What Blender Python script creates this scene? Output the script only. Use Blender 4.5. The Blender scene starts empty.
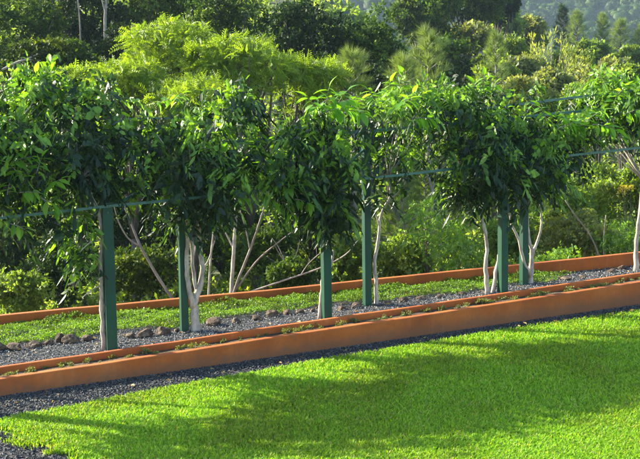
import bpy, math, random
import numpy as np
from math import sin, cos, pi, radians, sqrt
from mathutils import Vector, Matrix

random.seed(7)
rng = np.random.default_rng(7)
SC = bpy.context.scene
COL = SC.collection

# ------------------------------------------------------------------ camera
F = 1000.0
PITCH, ROLL, CZ = radians(5.5), radians(0.8), 3.5
cam_d = bpy.data.cameras.new('camera')
cam_d.sensor_width = 36.0
cam_d.lens = 36.0 * F / 640.0
cam_d.clip_start = 0.1
cam_d.clip_end = 4000
cam = bpy.data.objects.new('camera', cam_d)
COL.objects.link(cam)
cam.location = (0, 0, CZ)
cam.rotation_euler = (Matrix.Rotation(pi / 2 - PITCH, 3, 'X') @ Matrix.Rotation(-ROLL, 3, 'Z')).to_euler()
SC.camera = cam

# ------------------------------------------------------------------ sky, sun, exposure
SUN_EL = radians(27)
SUN_AZ = (-0.90, 0.436)                      # horizontal direction towards the sun: left and behind the beds
sun_vec = Vector((SUN_AZ[0] * cos(SUN_EL), SUN_AZ[1] * cos(SUN_EL), sin(SUN_EL))).normalized()
W = bpy.data.worlds.new("World")
SC.world = W
W.use_nodes = True
wt = W.node_tree
sky = wt.nodes.new('ShaderNodeTexSky')
sky.sky_type = 'NISHITA'
sky.sun_disc = False
sky.sun_elevation = SUN_EL
sky.sun_rotation = math.atan2(SUN_AZ[0], SUN_AZ[1])
wt.links.new(sky.outputs[0], wt.nodes['Background'].inputs[0])
wt.nodes['Background'].inputs[1].default_value = 0.115
sun_d = bpy.data.lights.new('sun', 'SUN')
sun_d.energy = 5.0
sun_d.angle = radians(0.5)
sun_d.color = (1.0, 0.91, 0.72)
sun = bpy.data.objects.new('sun', sun_d)
COL.objects.link(sun)
sun.rotation_euler = sun_vec.to_track_quat('Z', 'Y').to_euler()
SC.view_settings.view_transform = 'Standard'
SC.view_settings.look = 'None'
SC.view_settings.gamma = 1
SC.view_settings.exposure = 2.1
SC.cycles.max_bounces = 4
SC.cycles.diffuse_bounces = 2
SC.cycles.glossy_bounces = 2
SC.cycles.transmission_bounces = 4
SC.cycles.transparent_max_bounces = 4
SC.cycles.volume_bounces = 0
SC.cycles.caustics_reflective = False
SC.cycles.caustics_refractive = False

# ------------------------------------------------------------------ survey: rays of the camera, planes of the garden
def ray(px, py):
    a = (px - 320) / F
    b = -(py - 229.5) / F
    x = a * cos(ROLL) + b * sin(ROLL)
    y = -a * sin(ROLL) + b * cos(ROLL)
    return np.array([x, cos(PITCH) + y * sin(PITCH), -sin(PITCH) + y * cos(PITCH)])

CAM = np.array([0, 0, CZ])

def at(px, py, d):
    return CAM + ray(px, py) * d

U = np.array([.921, .389])                   # along the rows, to the right and away
V = np.array([-.389, .921])                  # across the rows, away from the lawn
A2 = np.array([-3.438, 16.14])
SL, SLL = 0.0506, 0.036

def uv(x, y):
    return (x - A2[0]) * U[0] + (y - A2[1]) * U[1], (x - A2[0]) * V[0] + (y - A2[1]) * V[1]

def P(u, v, h=0.0):                          # garden coordinates -> world, height above the bed
    x = A2[0] + U[0] * u + V[0] * v
    y = A2[1] + U[1] * u + V[1] * v
    return np.array([x, y, 0.01 + SL * u + h])

def bed(x, y):
    return 0.01 + SL * uv(x, y)[0]

def lawn_z(x, y):
    return -0.30 + SLL * uv(x, y)[0]

TY = [-60, 10, 17, 21, 24, 30, 40, 60, 90, 120, 160, 200, 260, 330, 420, 800, 1500]
TR = [-2, -1.4, -1.2, -.9, -.8, -1.2, -.9, 1.4, 5.0, 9.5, 13.5, 14, 9, 6, 22, 150, 120]
TL = [-2, -1.4, -1.2, -1.0, -1.2, -1.8, -1.2, 4.0, 12., 20., 26., 30, 26, 20, 40, 150, 120]

def terr(x, y):
    x = np.asarray(x, float)
    y = np.asarray(y, float)
    k = np.clip((x / np.maximum(y, 1) * 1000 - 60) / 120 + .5, 0, 1)
    z = np.interp(y, TY, TL) * (1 - k) + np.interp(y, TY, TR) * k
    u, v = uv(x, y)
    z = z + .045 * np.clip(u, -10, 14) * np.exp(-np.maximum(y - 24, 0) / 20)
    far = np.clip((y - 300) / 200, 0, 1)
    z = z + far * (16 * np.sin(x / 47. + 1.3) * np.sin(y / 61.) + 7 * np.sin(x / 19. + y / 33.))
    z = z + np.clip((y - 26) / 30, 0, 1) * (.35 * np.sin(x / 2.7 + y / 5.) + .25 * np.sin(x / 1.3 - y / 2.1))
    return z

def hit(px, py, f):
    r = ray(px, py)
    t = 8.0
    for i in range(80):
        p = CAM + r * t
        t += (p[2] - float(f(p[0], p[1]))) / max(.05, -r[2] + SL * .4)
    return CAM + r * t

# ------------------------------------------------------------------ mesh helpers
def link(o, parent=None):
    COL.objects.link(o)
    if parent is not None:
        o.parent = parent
    return o

def tag(o, label=None, cat=None, group=None, kind=None):
    if label: o['label'] = label
    if cat: o['category'] = cat
    if group: o['group'] = group
    if kind: o['kind'] = kind
    return o

def empty(name, loc, label, cat, group=None):
    o = bpy.data.objects.new(name, None)
    o.location = loc
    o.empty_display_size = .1
    link(o)
    return tag(o, label, cat, group)

def np_mesh(name, Vv, Fc, mat, rnd=None, smooth=False):
    """Vv (n,3); Fc (m,k) uniform or list of such arrays; rnd: one number per face."""
    if not isinstance(Fc, list): Fc = [Fc]
    Fc = [f for f in Fc if len(f)]
    me = bpy.data.meshes.new(name)
    Vv = np.asarray(Vv, np.float32)
    me.vertices.add(len(Vv))
    me.vertices.foreach_set('co', Vv.ravel())
    nl = sum(f.size for f in Fc)
    nf = sum(len(f) for f in Fc)
    me.loops.add(nl)
    me.polygons.add(nf)
    me.loops.foreach_set('vertex_index', np.concatenate([f.ravel() for f in Fc]).astype(np.int32))
    tot = np.concatenate([np.full(len(f), f.shape[1]) for f in Fc])
    me.polygons.foreach_set('loop_start', np.concatenate([[0], np.cumsum(tot)[:-1]]).astype(np.int32))
    me.polygons.foreach_set('use_smooth', np.full(nf, smooth))
    me.update(calc_edges=True)
    if rnd is not None:
        at_ = me.attributes.new('rnd', 'FLOAT', 'FACE')
        at_.data.foreach_set('value', np.asarray(rnd, np.float32))
    if mat: me.materials.append(mat)
    return me

def mobj(name, me, parent=None, origin=None):
    o = bpy.data.objects.new(name, me)
    if origin is not None and parent is None:
        o.location = origin
    return link(o, parent)

class MB:
    """collects polygons of any kind"""
    def __init__(s): s.v = []; s.f = []
    def add(s, vs, fs):
        b = len(s.v)
        s.v += [tuple(map(float, q)) for q in vs]
        s.f += [tuple(b + i for i in f) for f in fs]
    def prism(s, base, top):
        n = len(base)
        s.add(list(base) + list(top), [tuple(range(n))[::-1], tuple(range(n, 2 * n))] + [(i, (i + 1) % n, n + (i + 1) % n, n + i) for i in range(n)])
    def tube(s, pts, rad, n=6, wob=0.0):
        pts = [np.array(p, float) for p in pts]
        rings = []
        for i, p in enumerate(pts):
            t = pts[min(i + 1, len(pts) - 1)] - pts[max(i - 1, 0)]
            t = t / (np.linalg.norm(t) + 1e-9)
            a = np.cross(t, [0.3, 1, 0.1] if abs(t[1]) < .9 else [1, 0, 0])
            a /= np.linalg.norm(a)
            b = np.cross(t, a)
            r = rad[i] if hasattr(rad, '__len__') else rad
            rings.append([p + (a * cos(2 * pi * k / n) + b * sin(2 * pi * k / n)) * r * (1 + wob * random.uniform(-1, 1)) for k in range(n)])
        vs = [q for r_ in rings for q in r_]
        fs = [(i * n + k, i * n + (k + 1) % n, (i + 1) * n + (k + 1) % n, (i + 1) * n + k) for i in range(len(pts) - 1) for k in range(n)]
        fs += [tuple(range(n))[::-1], tuple((len(pts) - 1) * n + k for k in range(n))]
        s.add(vs, fs)
    def build(s, name, mat, parent=None, smooth=False, origin=None, bevel=0):
        me = bpy.data.meshes.new(name)
        vs = s.v
        if origin is not None:
            vs = [(a - origin[0], b - origin[1], c - origin[2]) for a, b, c in vs]
        me.from_pydata(vs, [], s.f)
        me.polygons.foreach_set('use_smooth', [smooth] * len(me.polygons))
        me.materials.append(mat)
        me.update()
        o = bpy.data.objects.new(name, me)
        if origin is not None and parent is None: o.location = origin
        link(o, parent)
        if bevel:
            m = o.modifiers.new('bevel', 'BEVEL'); m.width = bevel; m.segments = 2; m.limit_method = 'ANGLE'
        return o

def curve_pts(ctrl, n=5):
    """Catmull-Rom through control points"""
    c = [np.array(p, float) for p in ctrl]
    c = [2 * c[0] - c[1]] + c + [2 * c[-1] - c[-2]]
    out = []
    for i in range(1, len(c) - 2):
        for k in range(n):
            t = k / n
            out.append(.5 * ((2 * c[i]) + (-c[i - 1] + c[i + 1]) * t + (2 * c[i - 1] - 5 * c[i] + 4 * c[i + 1] - c[i + 2]) * t * t + (-c[i - 1] + 3 * c[i] - 3 * c[i + 1] + c[i + 2]) * t ** 3))
    out.append(c[-2])
    return out

# ------------------------------------------------------------------ materials
def nt(name):
    m = bpy.data.materials.new(name)
    m.use_nodes = True
    t = m.node_tree
    b = t.nodes['Principled BSDF']
    return m, t, b, t.nodes['Material Output']

def noise(t, scale, detail=4, rough=.6, coord='Object', vec=None):
    n = t.nodes.new('ShaderNodeTexNoise')
    n.inputs['Scale'].default_value = scale
    n.inputs['Detail'].default_value = detail
    n.inputs['Roughness'].default_value = rough
    if vec is None:
        c = t.nodes.new('ShaderNodeTexCoord')
        vec = c.outputs[coord]
    t.links.new(vec, n.inputs['Vector'])
    return n.outputs['Fac']

def ramp(t, fac, stops):
    r = t.nodes.new('ShaderNodeValToRGB')
    e = r.color_ramp.elements
    e[0].position, e[0].color = stops[0][0], (*stops[0][1], 1)
    e[1].position, e[1].color = stops[-1][0], (*stops[-1][1], 1)
    for p, c in stops[1:-1]:
        q = e.new(p); q.color = (*c, 1)
    t.links.new(fac, r.inputs[0])
    return r.outputs[0]

def mix(t, a, b, fac, mode='MIX'):
    n = t.nodes.new('ShaderNodeMix')
    n.data_type = 'RGBA'
    n.blend_type = mode
    for s_, v_ in (('A', a), ('B', b)):
        i = [q for q in n.inputs if q.name == s_ and q.type == 'RGBA'][0]
        if hasattr(v_, 'is_output'): t.links.new(v_, i)
        else: i.default_value = (*v_, 1)
    if hasattr(fac, 'is_output'): t.links.new(fac, n.inputs[0])
    else: n.inputs[0].default_value = fac
    return [q for q in n.outputs if q.type == 'RGBA'][0]

def bump(t, b, h, strength=.4, dist=.02):
    n = t.nodes.new('ShaderNodeBump')
    n.inputs['Strength'].default_value = strength
    n.inputs['Distance'].default_value = dist
    t.links.new(h, n.inputs['Height'])
    t.links.new(n.outputs[0], b.inputs['Normal'])

def leaf_mat(name, stops, trans=.4, rough=.45, spec=.4, tcol=None, patch=0.0, pcol=(.62, .58, .35)):
    m, t, b, out = nt(name)
    a = t.nodes.new('ShaderNodeAttribute')
    a.attribute_name = 'rnd'
    col = ramp(t, a.outputs['Fac'], stops)
    if patch:
        g = noise(t, patch, 2, .5)
        col = mix(t, col, mix(t, col, pcol, 1.0, 'MULTIPLY'), ramp(t, g, [(.42, (0, 0, 0)), (.62, (1, 1, 1))]))
    t.links.new(col, b.inputs['Base Color'])
    b.inputs['Roughness'].default_value = rough
    b.inputs['Specular IOR Level'].default_value = spec
    tr = t.nodes.new('ShaderNodeBsdfTranslucent')
    tc = mix(t, col, tcol or (1.9, 1.75, .55), 1.0, 'MULTIPLY')
    t.links.new(tc, tr.inputs['Color'])
    ms = t.nodes.new('ShaderNodeMixShader')
    ms.inputs[0].default_value = trans
    t.links.new(b.outputs[0], ms.inputs[1])
    t.links.new(tr.outputs[0], ms.inputs[2])
    t.links.new(ms.outputs[0], out.inputs['Surface'])
    return m

def solid_mat(name, stops, scale=6, rough=.9, bstr=.4, bdist=.02, detail=5, spec=.3):
    m, t, b, out = nt(name)
    f = noise(t, scale, detail)
    t.links.new(ramp(t, f, stops), b.inputs['Base Color'])
    b.inputs['Roughness'].default_value = rough
    b.inputs['Specular IOR Level'].default_value = spec
    bump(t, b, noise(t, scale * 4, 5), bstr, bdist)
    return m

def splash(t, v):
    mr = t.nodes.new('ShaderNodeMapRange')
    mr.inputs['From Min'].default_value = -.52 ; mr.inputs['From Max'].default_value = -.36
    mr.inputs['To Min'].default_value = .65; mr.inputs['To Max'].default_value = 0
    t.links.new(v, mr.inputs['Value'])
    return mr.outputs[0]

def wall_mat():
    m, t, b, out = nt('terracotta_paint')
    f = noise(t, .9, 6, .65)
    c = ramp(t, f, [(.32, (.25, .060, .012)), (.5, (.37, .095, .016)), (.66, (.45, .13, .028))])
    g = noise(t, 14, 6, .7)
    c = mix(t, c, (.20, .085, .045), ramp(t, g, [(.5, (0, 0, 0)), (.72, (.6, .6, .6))]))
    # runs of damp down the face: noise stretched along z
    tc = t.nodes.new('ShaderNodeTexCoord')
    mp = t.nodes.new('ShaderNodeMapping')
    mp.inputs['Scale'].default_value = (3.5, 3.5, .35)
    t.links.new(tc.outputs['Object'], mp.inputs[0])
    s = noise(t, 1.6, 5, .7, vec=mp.outputs[0])
    c = mix(t, c, (.44, .18, .08), ramp(t, s, [(.58, (0, 0, 0)), (.74, (.4, .4, .4))]))
    s2 = noise(t, 2.7, 5, .7, vec=mp.outputs[0])
    c = mix(t, c, (.20, .085, .04), ramp(t, s2, [(.58, (0, 0, 0)), (.75, (.6, .6, .6))]))
    # soil splashed up from the gravel: height above the sloping ground, broken up by noise
    dp = t.nodes.new('ShaderNodeVectorMath'); dp.operation = 'DOT_PRODUCT'
    t.links.new(tc.outputs['Object'], dp.inputs[0]); dp.inputs[1].default_value = (-.0405, -.0171, 1)
    ad = t.nodes.new('ShaderNodeMath'); ad.operation = 'MULTIPLY_ADD'
    t.links.new(noise(t, 5, 6, .7), ad.inputs[0]); ad.inputs[1].default_value = -.28; t.links.new(dp.outputs['Value'], ad.inputs[2])
    c = mix(t, c, (.13, .075, .045), splash(t, ad.outputs[0]))
    t.links.new(c, b.inputs['Base Color'])
    b.inputs['Roughness'].default_value = .8
    b.inputs['Specular IOR Level'].default_value = .25
    bump(t, b, noise(t, 40, 6, .7), .35, .01)
    return m

def post_mat():
    m, t, b, out = nt('green_paint')
    f = noise(t, 3, 5)
    c = ramp(t, f, [(.3, (.003, .038, .020)), (.7, (.005, .058, .030))])
    g = noise(t, 22, 5, .7)
    c = mix(t, c, (.03, .08, .055), ramp(t, g, [(.6, (0, 0, 0)), (.78, (.7, .7, .7))]))
    t.links.new(c, b.inputs['Base Color'])
    b.inputs['Roughness'].default_value = .5
    b.inputs['Specular IOR Level'].default_value = .3
    bump(t, b, noise(t, 60, 3), .15, .004)
    return m

def bark_mat(name, lo, hi, scale=14):
    m, t, b, out = nt(name)
    tc = t.nodes.new('ShaderNodeTexCoord')
    mp = t.nodes.new('ShaderNodeMapping')
    mp.inputs['Scale'].default_value = (1, 1, .35)
    t.links.new(tc.outputs['Object'], mp.inputs[0])
    f = noise(t, scale, 6, .7, vec=mp.outputs[0])
    c = ramp(t, f, [(.3, lo), (.62, hi)])
    g = noise(t, 3.0, 4)
    c = mix(t, c, tuple(q * .55 for q in lo), ramp(t, g, [(.5, (0, 0, 0)), (.72, (.7, .7, .7))]))
    t.links.new(c, b.inputs['Base Color'])
    b.inputs['Roughness'].default_value = .85
    bump(t, b, f, .7, .02)
    return m

M = {}
M['wall'] = wall_mat()
M['post'] = post_mat()
def rail_mat():
    m, t, b, out = nt('sky_paled_rail_paint')
    c = ramp(t, noise(t, 8, 5), [(.3, (.008, .065, .045)), (.7, (.035, .135, .10))])  # sky reflection and lit top faces put into a paler green than the posts
    t.links.new(c, b.inputs['Base Color']); b.inputs['Roughness'].default_value = .4
    return m
M['rail'] = rail_mat()
M['bark_pale'] = bark_mat('pale_bark', (.22, .18, .145), (.50, .44, .37))
M['bark_grey'] = bark_mat('grey_bark', (.12, .10, .08), (.27, .235, .19))
M['bark_dark'] = bark_mat('dark_bark', (.04, .033, .025), (.10, .08, .06))
M['trellis_leaf'] = leaf_mat('glossy_leaf', [(0, (.006, .018, .007)), (.5, (.018, .050, .015)), (.68, (.07, .16, .018)), (1, (.20, .38, .03))], .38, .44, .42)
M['young_leaf'] = leaf_mat('young_leaf', [(0, (.10, .26, .02)), (1, (.20, .40, .035))], .5, .45, .35)
M['mid_leaf'] = leaf_mat('mid_leaf', [(0, (.07, .16, .02)), (.7, (.13, .25, .03)), (1, (.24, .36, .035))], .4, .42, .4)
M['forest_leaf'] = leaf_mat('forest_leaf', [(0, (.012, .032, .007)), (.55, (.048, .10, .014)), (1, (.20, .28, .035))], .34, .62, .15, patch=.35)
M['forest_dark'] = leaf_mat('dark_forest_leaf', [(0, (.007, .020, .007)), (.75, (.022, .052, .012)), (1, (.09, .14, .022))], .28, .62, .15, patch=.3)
M['feather_leaf'] = leaf_mat('feathery_leaf', [(0, (.035, .08, .010)), (1, (.27, .40, .03))], .45, .5, .3)
M['pine_leaf'] = leaf_mat('pine_needle', [(0, (.07, .12, .035)), (1, (.17, .24, .08))], .4, .5, .3)
M['bush_leaf'] = leaf_mat('bush_leaf', [(0, (.06, .12, .022)), (.7, (.165, .26, .045)), (1, (.36, .42, .10))], .5, .5, .3, patch=.8)
M['olive_leaf'] = leaf_mat('olive_leaf', [(0, (.09, .13, .045)), (.7, (.20, .24, .085)), (1, (.38, .39, .18))], .45, .55, .25, patch=.8)
M['yellow_leaf'] = leaf_mat('yellow_green_leaf', [(0, (.17, .23, .035)), (1, (.34, .38, .07))], .45, .5, .25)
M['orange_leaf'] = leaf_mat('yellow_foliage', [(0, (.25, .28, .03)), (1, (.60, .42, .05))], .4, .5, .3)
M['cover_leaf'] = leaf_mat('ground_cover_leaf', [(0, (.05, .12, .012)), (.7, (.12, .24, .022)), (1, (.30, .40, .05))], .4, .45, .35, patch=1.4)
M['weed_leaf'] = leaf_mat('weed_leaf', [(0, (.06, .085, .025)), (.6, (.11, .15, .04)), (1, (.24, .17, .08))], .35, .5, .3)
M['grass'] = leaf_mat('grass_blade', [(0, (.105, .21, .010)), (.5, (.195, .40, .018)), (.90, (.31, .52, .03)), (.97, (.42, .42, .14)), (1, (.45, .38, .18))], .46, .5, .25, tcol=(1.65, 1.55, .45), patch=.55, pcol=(.84, .76, .7))
M['lawn_soil'] = solid_mat('lawn_thatch', [(.3, (.02, .055, .008)), (.7, (.05, .11, .015))], 9, .95)
M['forest_floor'] = solid_mat('forest_floor', [(.3, (.02, .03, .012)), (.7, (.06, .075, .03))], .6, .95)
M['gravel_bed'] = solid_mat('gravel_fines', [(.3, (.025, .026, .029)), (.7, (.07, .07, .073))], 22, .95, .9, .02)
M['soil'] = solid_mat('strip_soil', [(.3, (.05, .033, .02)), (.7, (.13, .09, .055))], 12, .95, .9, .03)
M['rock'] = solid_mat('rust_brown_rock', [(.3, (.035, .026, .02)), (.5, (.10, .068, .048)), (.68, (.24, .18, .13))], 9, .9, .9, .04)

def pebble_mat(name, k):
    m, t, b, out = nt(name)
    a = t.nodes.new('ShaderNodeAttribute'); a.attribute_name = 'rnd'
    t.links.new(ramp(t, a.outputs['Fac'], [(q, tuple(k * w for w in c)) for q, c in [(0, (.04, .041, .044)), (.5, (.11, .111, .115)), (.85, (.19, .19, .188)), (1, (.36, .35, .33))]]), b.inputs['Base Color'])
    b.inputs['Roughness'].default_value = .8
    return m
M['pebble'] = pebble_mat('shade_darkened_pebble', .42)  # path pebbles: the shade beside the wall is darkened into their colour
M['pebble_lit'] = pebble_mat('part_lit_pebble', 1.05)  # same stone for the bed, partial sunlight put into a lighter tone

# ------------------------------------------------------------------ leaf templates: (verts, faces)
def t_leaf(length=1., w=.2, fold=.06, droop=.25, origin=(0, 0, 0), ax=(0, 0, 1), side=None):
    """one leaf of four triangles growing along ax"""
    ax = np.array(ax, float); ax /= np.linalg.norm(ax)
    if side is None:
        side = np.cross(ax, [0, 0, 1.0]) if abs(ax[2]) < .95 else np.array([1., 0, 0])
    side = np.array(side, float); side /= np.linalg.norm(side)
    n = np.cross(side, ax)
    o = np.array(origin, float)
    L = length
    v = [o, o + ax * L * .45 - side * w * L * .5 + n * fold * L, o + ax * L * .45 + side * w * L * .5 + n * fold * L,
         o + ax * L * .5 - n * .01, o + ax * L - n * droop * L]
    f = [(0, 3, 1), (0, 2, 3), (1, 3, 4), (3, 2, 4)]
    return v, f

def t_oval(length=1., w=.4, fold=.05, droop=.2, origin=(0, 0, 0), ax=(0, 0, 1), side=None):
    """rounded leaf of eight triangles"""
    ax = np.array(ax, float); ax /= np.linalg.norm(ax)
    if side is None: side = np.cross(ax, [0, 0, 1.0])
    side = np.array(side, float); side -= ax * (side @ ax); side /= np.linalg.norm(side) + 1e-9
    n = np.cross(side, ax)
    o = np.array(origin, float); L = length
    def q(t, s_): return o + ax * L * t + side * s_ * w * L * .5 + n * (fold * abs(s_) - droop * t * t) * L
    v = [q(0, 0), q(.28, -.8), q(.28, .8), q(.68, -.85), q(.68, .85), q(1, 0), q(.5, 0)]
    f = [(0, 6, 1), (0, 2, 6), (1, 6, 3), (2, 4, 6), (3, 6, 5), (6, 4, 5)]
    return v, f

def join(ts):
    v, f, b = [], [], 0
    for a, c in ts:
        v += list(a); f += [tuple(i + b for i in q) for q in c]; b += len(a)
    return np.array(v, float), np.array(f, int)

def whorl(n, w=.24, spread=1.1, seed=0, droop=.3, stem=.5):
    r = random.Random(seed)
    ts = []
    for i in range(n):
        a = 2 * pi * i / n + r.uniform(-.3, .3)
        s = spread * r.uniform(.55, 1.15)
        ax = (sin(s) * cos(a), sin(s) * sin(a), cos(s))
        ts.append(t_leaf(r.uniform(.75, 1.1), w * r.uniform(.85, 1.2), r.uniform(.02, .09), droop * r.uniform(.3, 1.5), (0, 0, stem * r.uniform(0, 1)), ax))
    return join(ts)

def pinnate(pairs, w=.2, leaflet=.42, seed=0, curve=.35):
    r = random.Random(seed)
    ts = []
    for i in range(pairs):
        t = (i + .8) / (pairs + .3)
        for s in (-1, 1):
            ax = (s * .85, -.15 * r.random(), .55 + .2 * t)
            L = leaflet * (1 - .45 * abs(t - .45) * 1.6) * r.uniform(.85, 1.1)
            ts.append(t_leaf(L, w * r.uniform(.9, 1.15), .03, r.uniform(.1, .3), (0, -curve * t * t, t), ax, side=(0.2 * s, .3, 1)))
    return join(ts)

def spray(n, w=.44, seed=0, arch=.5, leaf=.36):
    """arching twig with alternate, hanging oval leaves"""
    r = random.Random(seed)
    ts = []
    for i in range(n):
        t = .12 + .88 * i / (n - 1)
        s_ = (-1) ** i
        o = (0, -arch * t * t * .8, t * .85)
        if i == n - 1: ax = (r.uniform(-.2, .2), -.6, .6)
        else: ax = (s_ * r.uniform(.6, 1.0), r.uniform(-.9, -.1), r.uniform(.1, .6))
        ts.append(t_oval(leaf * r.uniform(.75, 1.15), w * r.uniform(.85, 1.15), r.uniform(.02, .08), r.uniform(.0, .25), o, ax, side=(.2 * s_, .5 * r.uniform(.4, 1.5), 1)))
    return join(ts)

def needles(n, seed=0, spread=.9):
    r = random.Random(seed)
    v, f = [], []
    for i in range(n):
        a = r.uniform(0, 2 * pi); s = spread * sqrt(r.random())
        d = np.array([sin(s) * cos(a), sin(s) * sin(a), cos(s)])
        sd = np.cross(d, [r.uniform(-1, 1), r.uniform(-1, 1), r.uniform(-1, 1)]); sd /= np.linalg.norm(sd) + 1e-6
        o = np.array([0, 0, r.uniform(0, .25)])
        b = len(v)
        v += [o - sd * .012, o + sd * .012, o + d * r.uniform(.7, 1.1)]
        f.append((b, b + 1, b + 2))
    return np.array(v, float), np.array(f, int)

def simple_sprig(n, w=.5, seed=0, spread=1.2):
    """cheap sprig: every leaf is a bent quad of two triangles"""
    r = random.Random(seed)
    v, f = [], []
    for i in range(n):
        a = r.uniform(0, 2 * pi); s = spread * r.uniform(.3, 1.1)
        d = np.array([sin(s) * cos(a), sin(s) * sin(a), cos(s)])
        sd = np.cross(d, [r.uniform(-.4, .4), r.uniform(-.4, .4), 1]); sd /= np.linalg.norm(sd) + 1e-6
        o = np.array([r.uniform(-.3, .3), r.uniform(-.3, .3), r.uniform(-.3, .5)])
        L = r.uniform(.4, .7)
        b = len(v)
        v += [o, o + d * L * .5 - sd * w * L * .5, o + d * L, o + d * L * .5 + sd * w * L * .5 + np.array([0, 0, -.05])]
        f += [(b, b + 1, b + 3), (b + 1, b + 2, b + 3)]
    return np.array(v, float), np.array(f, int)

T = {
    'tiny': [simple_sprig(5, w=.6, seed=70 + i) for i in range(4)],
    'whorl': [whorl(7, seed=i) for i in range(5)],
    'droopy': [spray(7, seed=20 + i, arch=.3 + .12 * i, leaf=.4) for i in range(4)] + [spray(6, w=.52, seed=30 + i, arch=.4, leaf=.48) for i in range(2)],
    'pinnate': [pinnate(7, seed=i) for i in range(3)],
    'fern': [pinnate(6, w=.46, leaflet=.42, seed=40 + i) for i in range(3)],
    'needles': [needles(34, seed=i) for i in range(4)],
    'sprig': [simple_sprig(7, w=.55, seed=i) for i in range(5)],
    'narrow': [simple_sprig(8, w=.18, seed=50 + i, spread=.7) for i in range(4)],
}

def frames(ax, r):
    ax = ax / (np.linalg.norm(ax, axis=1, keepdims=True) + 1e-9)
    h = r.normal(size=ax.shape)
    x = np.cross(h, ax)
    x /= np.linalg.norm(x, axis=1, keepdims=True) + 1e-9
    y = np.cross(ax, x)
    return np.stack([x, y, ax], axis=2)

def place(pts, ax, sc, kind, r, sag=0.0, base_rnd=None, spread_rnd=.35):
    """returns verts, faces, rnd for templates set at pts with axis ax"""
    ts = T[kind]
    pick = r.integers(0, len(ts), len(pts))
    Rm = frames(ax, r)
    if base_rnd is None: base_rnd = r.random(len(pts))
    VV, FF, RR, b = [], [], [], 0
    for k, (tv, tf) in enumerate(ts):
        s = pick == k
        n = int(s.sum())
        if n == 0: continue
        loc = np.einsum('nij,kj->nki', Rm[s], tv) * sc[s][:, None, None]
        if sag: loc[:, :, 2] -= sag * (loc[:, :, 0] ** 2 + loc[:, :, 1] ** 2) / np.maximum(sc[s][:, None], .01)
        vv = loc + pts[s][:, None, :]
        FF.append((tf[None] + (np.arange(n) * len(tv))[:, None, None] + b).reshape(-1, 3))
        VV.append(vv.reshape(-1, 3))
        nf = len(tf)
        per = base_rnd[s][:, None] * (1 - spread_rnd) + r.random((n, nf // 2 if nf > 1 else 1)).repeat(2, 1)[:, :nf] * spread_rnd if nf % 2 == 0 else base_rnd[s][:, None] + np.zeros((n, nf))
        RR.append(per.reshape(-1))
        b += n * len(tv)
    return np.concatenate(VV), np.concatenate(FF), np.clip(np.concatenate(RR), 0, 1)

def rdir(n, r, up=0.0):
    d = r.normal(size=(n, 3))
    d /= np.linalg.norm(d, axis=1, keepdims=True)
    if up:
        d[:, 2] += up
        d /= np.linalg.norm(d, axis=1, keepdims=True)
    return d

def clumps(center, R, n, r, sub=.34, up=.25, flat=1.0):
    """sub-clump centres and radii over an ellipsoid"""
    d = rdir(n, r, up)
    k = r.uniform(.45, .88, n)[:, None]
    c = np.array(center) + d * np.array(R) * k
    rad = np.array(R)[None] * sub * r.uniform(.7, 1.3, n)[:, None]
    rad[:, 2] *= flat
    return c, rad

def leafcloud(C_, Rr, per, r, up=.35, fill=.5):
    """points and axes on the upper shells of the sub-clumps"""
    n = len(C_)
    idx = np.repeat(np.arange(n), per)
    d = rdir(len(idx), r, up)
    k = 1 - fill * r.random(len(idx)) ** 1.5
    p = C_[idx] + d * Rr[idx] * k[:, None]
    ax = d + r.normal(size=d.shape) * .35
    return p, ax, idx

# ------------------------------------------------------------------ SETTING: ground, lawn, gravel, beds
def grid_mesh(name, xs, ys, zf, mat):
    X, Y = np.meshgrid(xs, ys)
    Z = zf(X, Y)
    Vv = np.stack([X, Y, Z], -1).reshape(-1, 3)
    nx, ny = len(xs), len(ys)
    i = np.arange((ny - 1) * (nx - 1)).reshape(ny - 1, nx - 1)
    a = (np.arange(ny - 1)[:, None] * nx + np.arange(nx - 1)[None]).reshape(-1)
    Fc = np.stack([a, a + 1, a + nx + 1, a + nx], 1)
    return np_mesh(name, Vv, Fc, mat, smooth=True)

xs = np.concatenate([np.linspace(-700, -60, 40), np.linspace(-55, 70, 110), np.linspace(75, 900, 60)])
ys = np.concatenate([np.linspace(-30, 20, 14), np.linspace(20.5, 130, 140), np.linspace(133, 1400, 150)])
g = mobj('ground', grid_mesh('ground', xs, ys, terr, M['forest_floor']))
tag(g, 'dark leafy hillside ground rising behind the garden', kind='structure')

# rear wall line, world x,y
RW0, RW1 = np.array([-6.11, 18.76]), np.array([6.85, 21.28])
rwd = (RW1 - RW0) / np.linalg.norm(RW1 - RW0)
rwn = np.array([-rwd[1], rwd[0]])
def RW(s, off=0.0):
    return RW0 + rwd * s + rwn * off

# lawn sheet and gravel path sheet (level of the lawn)
def quadsheet(name, u0, u1, v0, v1, zoff, mat, plane, nu=40, nv=30):
    uu, vv = np.meshgrid(np.linspace(u0, u1, nu), np.linspace(v0, v1, nv))
    X = A2[0] + U[0] * uu + V[0] * vv
    Y = A2[1] + U[1] * uu + V[1] * vv
    Z = plane(X, Y) + zoff
    a = (np.arange(nv - 1)[:, None] * nu + np.arange(nu - 1)[None]).reshape(-1)
    return np_mesh(name, np.stack([X, Y, Z], -1).reshape(-1, 3), np.stack([a, a + 1, a + nu + 1, a + nu], 1), mat, smooth=True)

path = mobj('gravel_path', quadsheet('gravel_path', -9, 16, -14, -.70, -.012, M['gravel_bed'], lawn_z))
tag(path, kind='structure')
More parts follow.
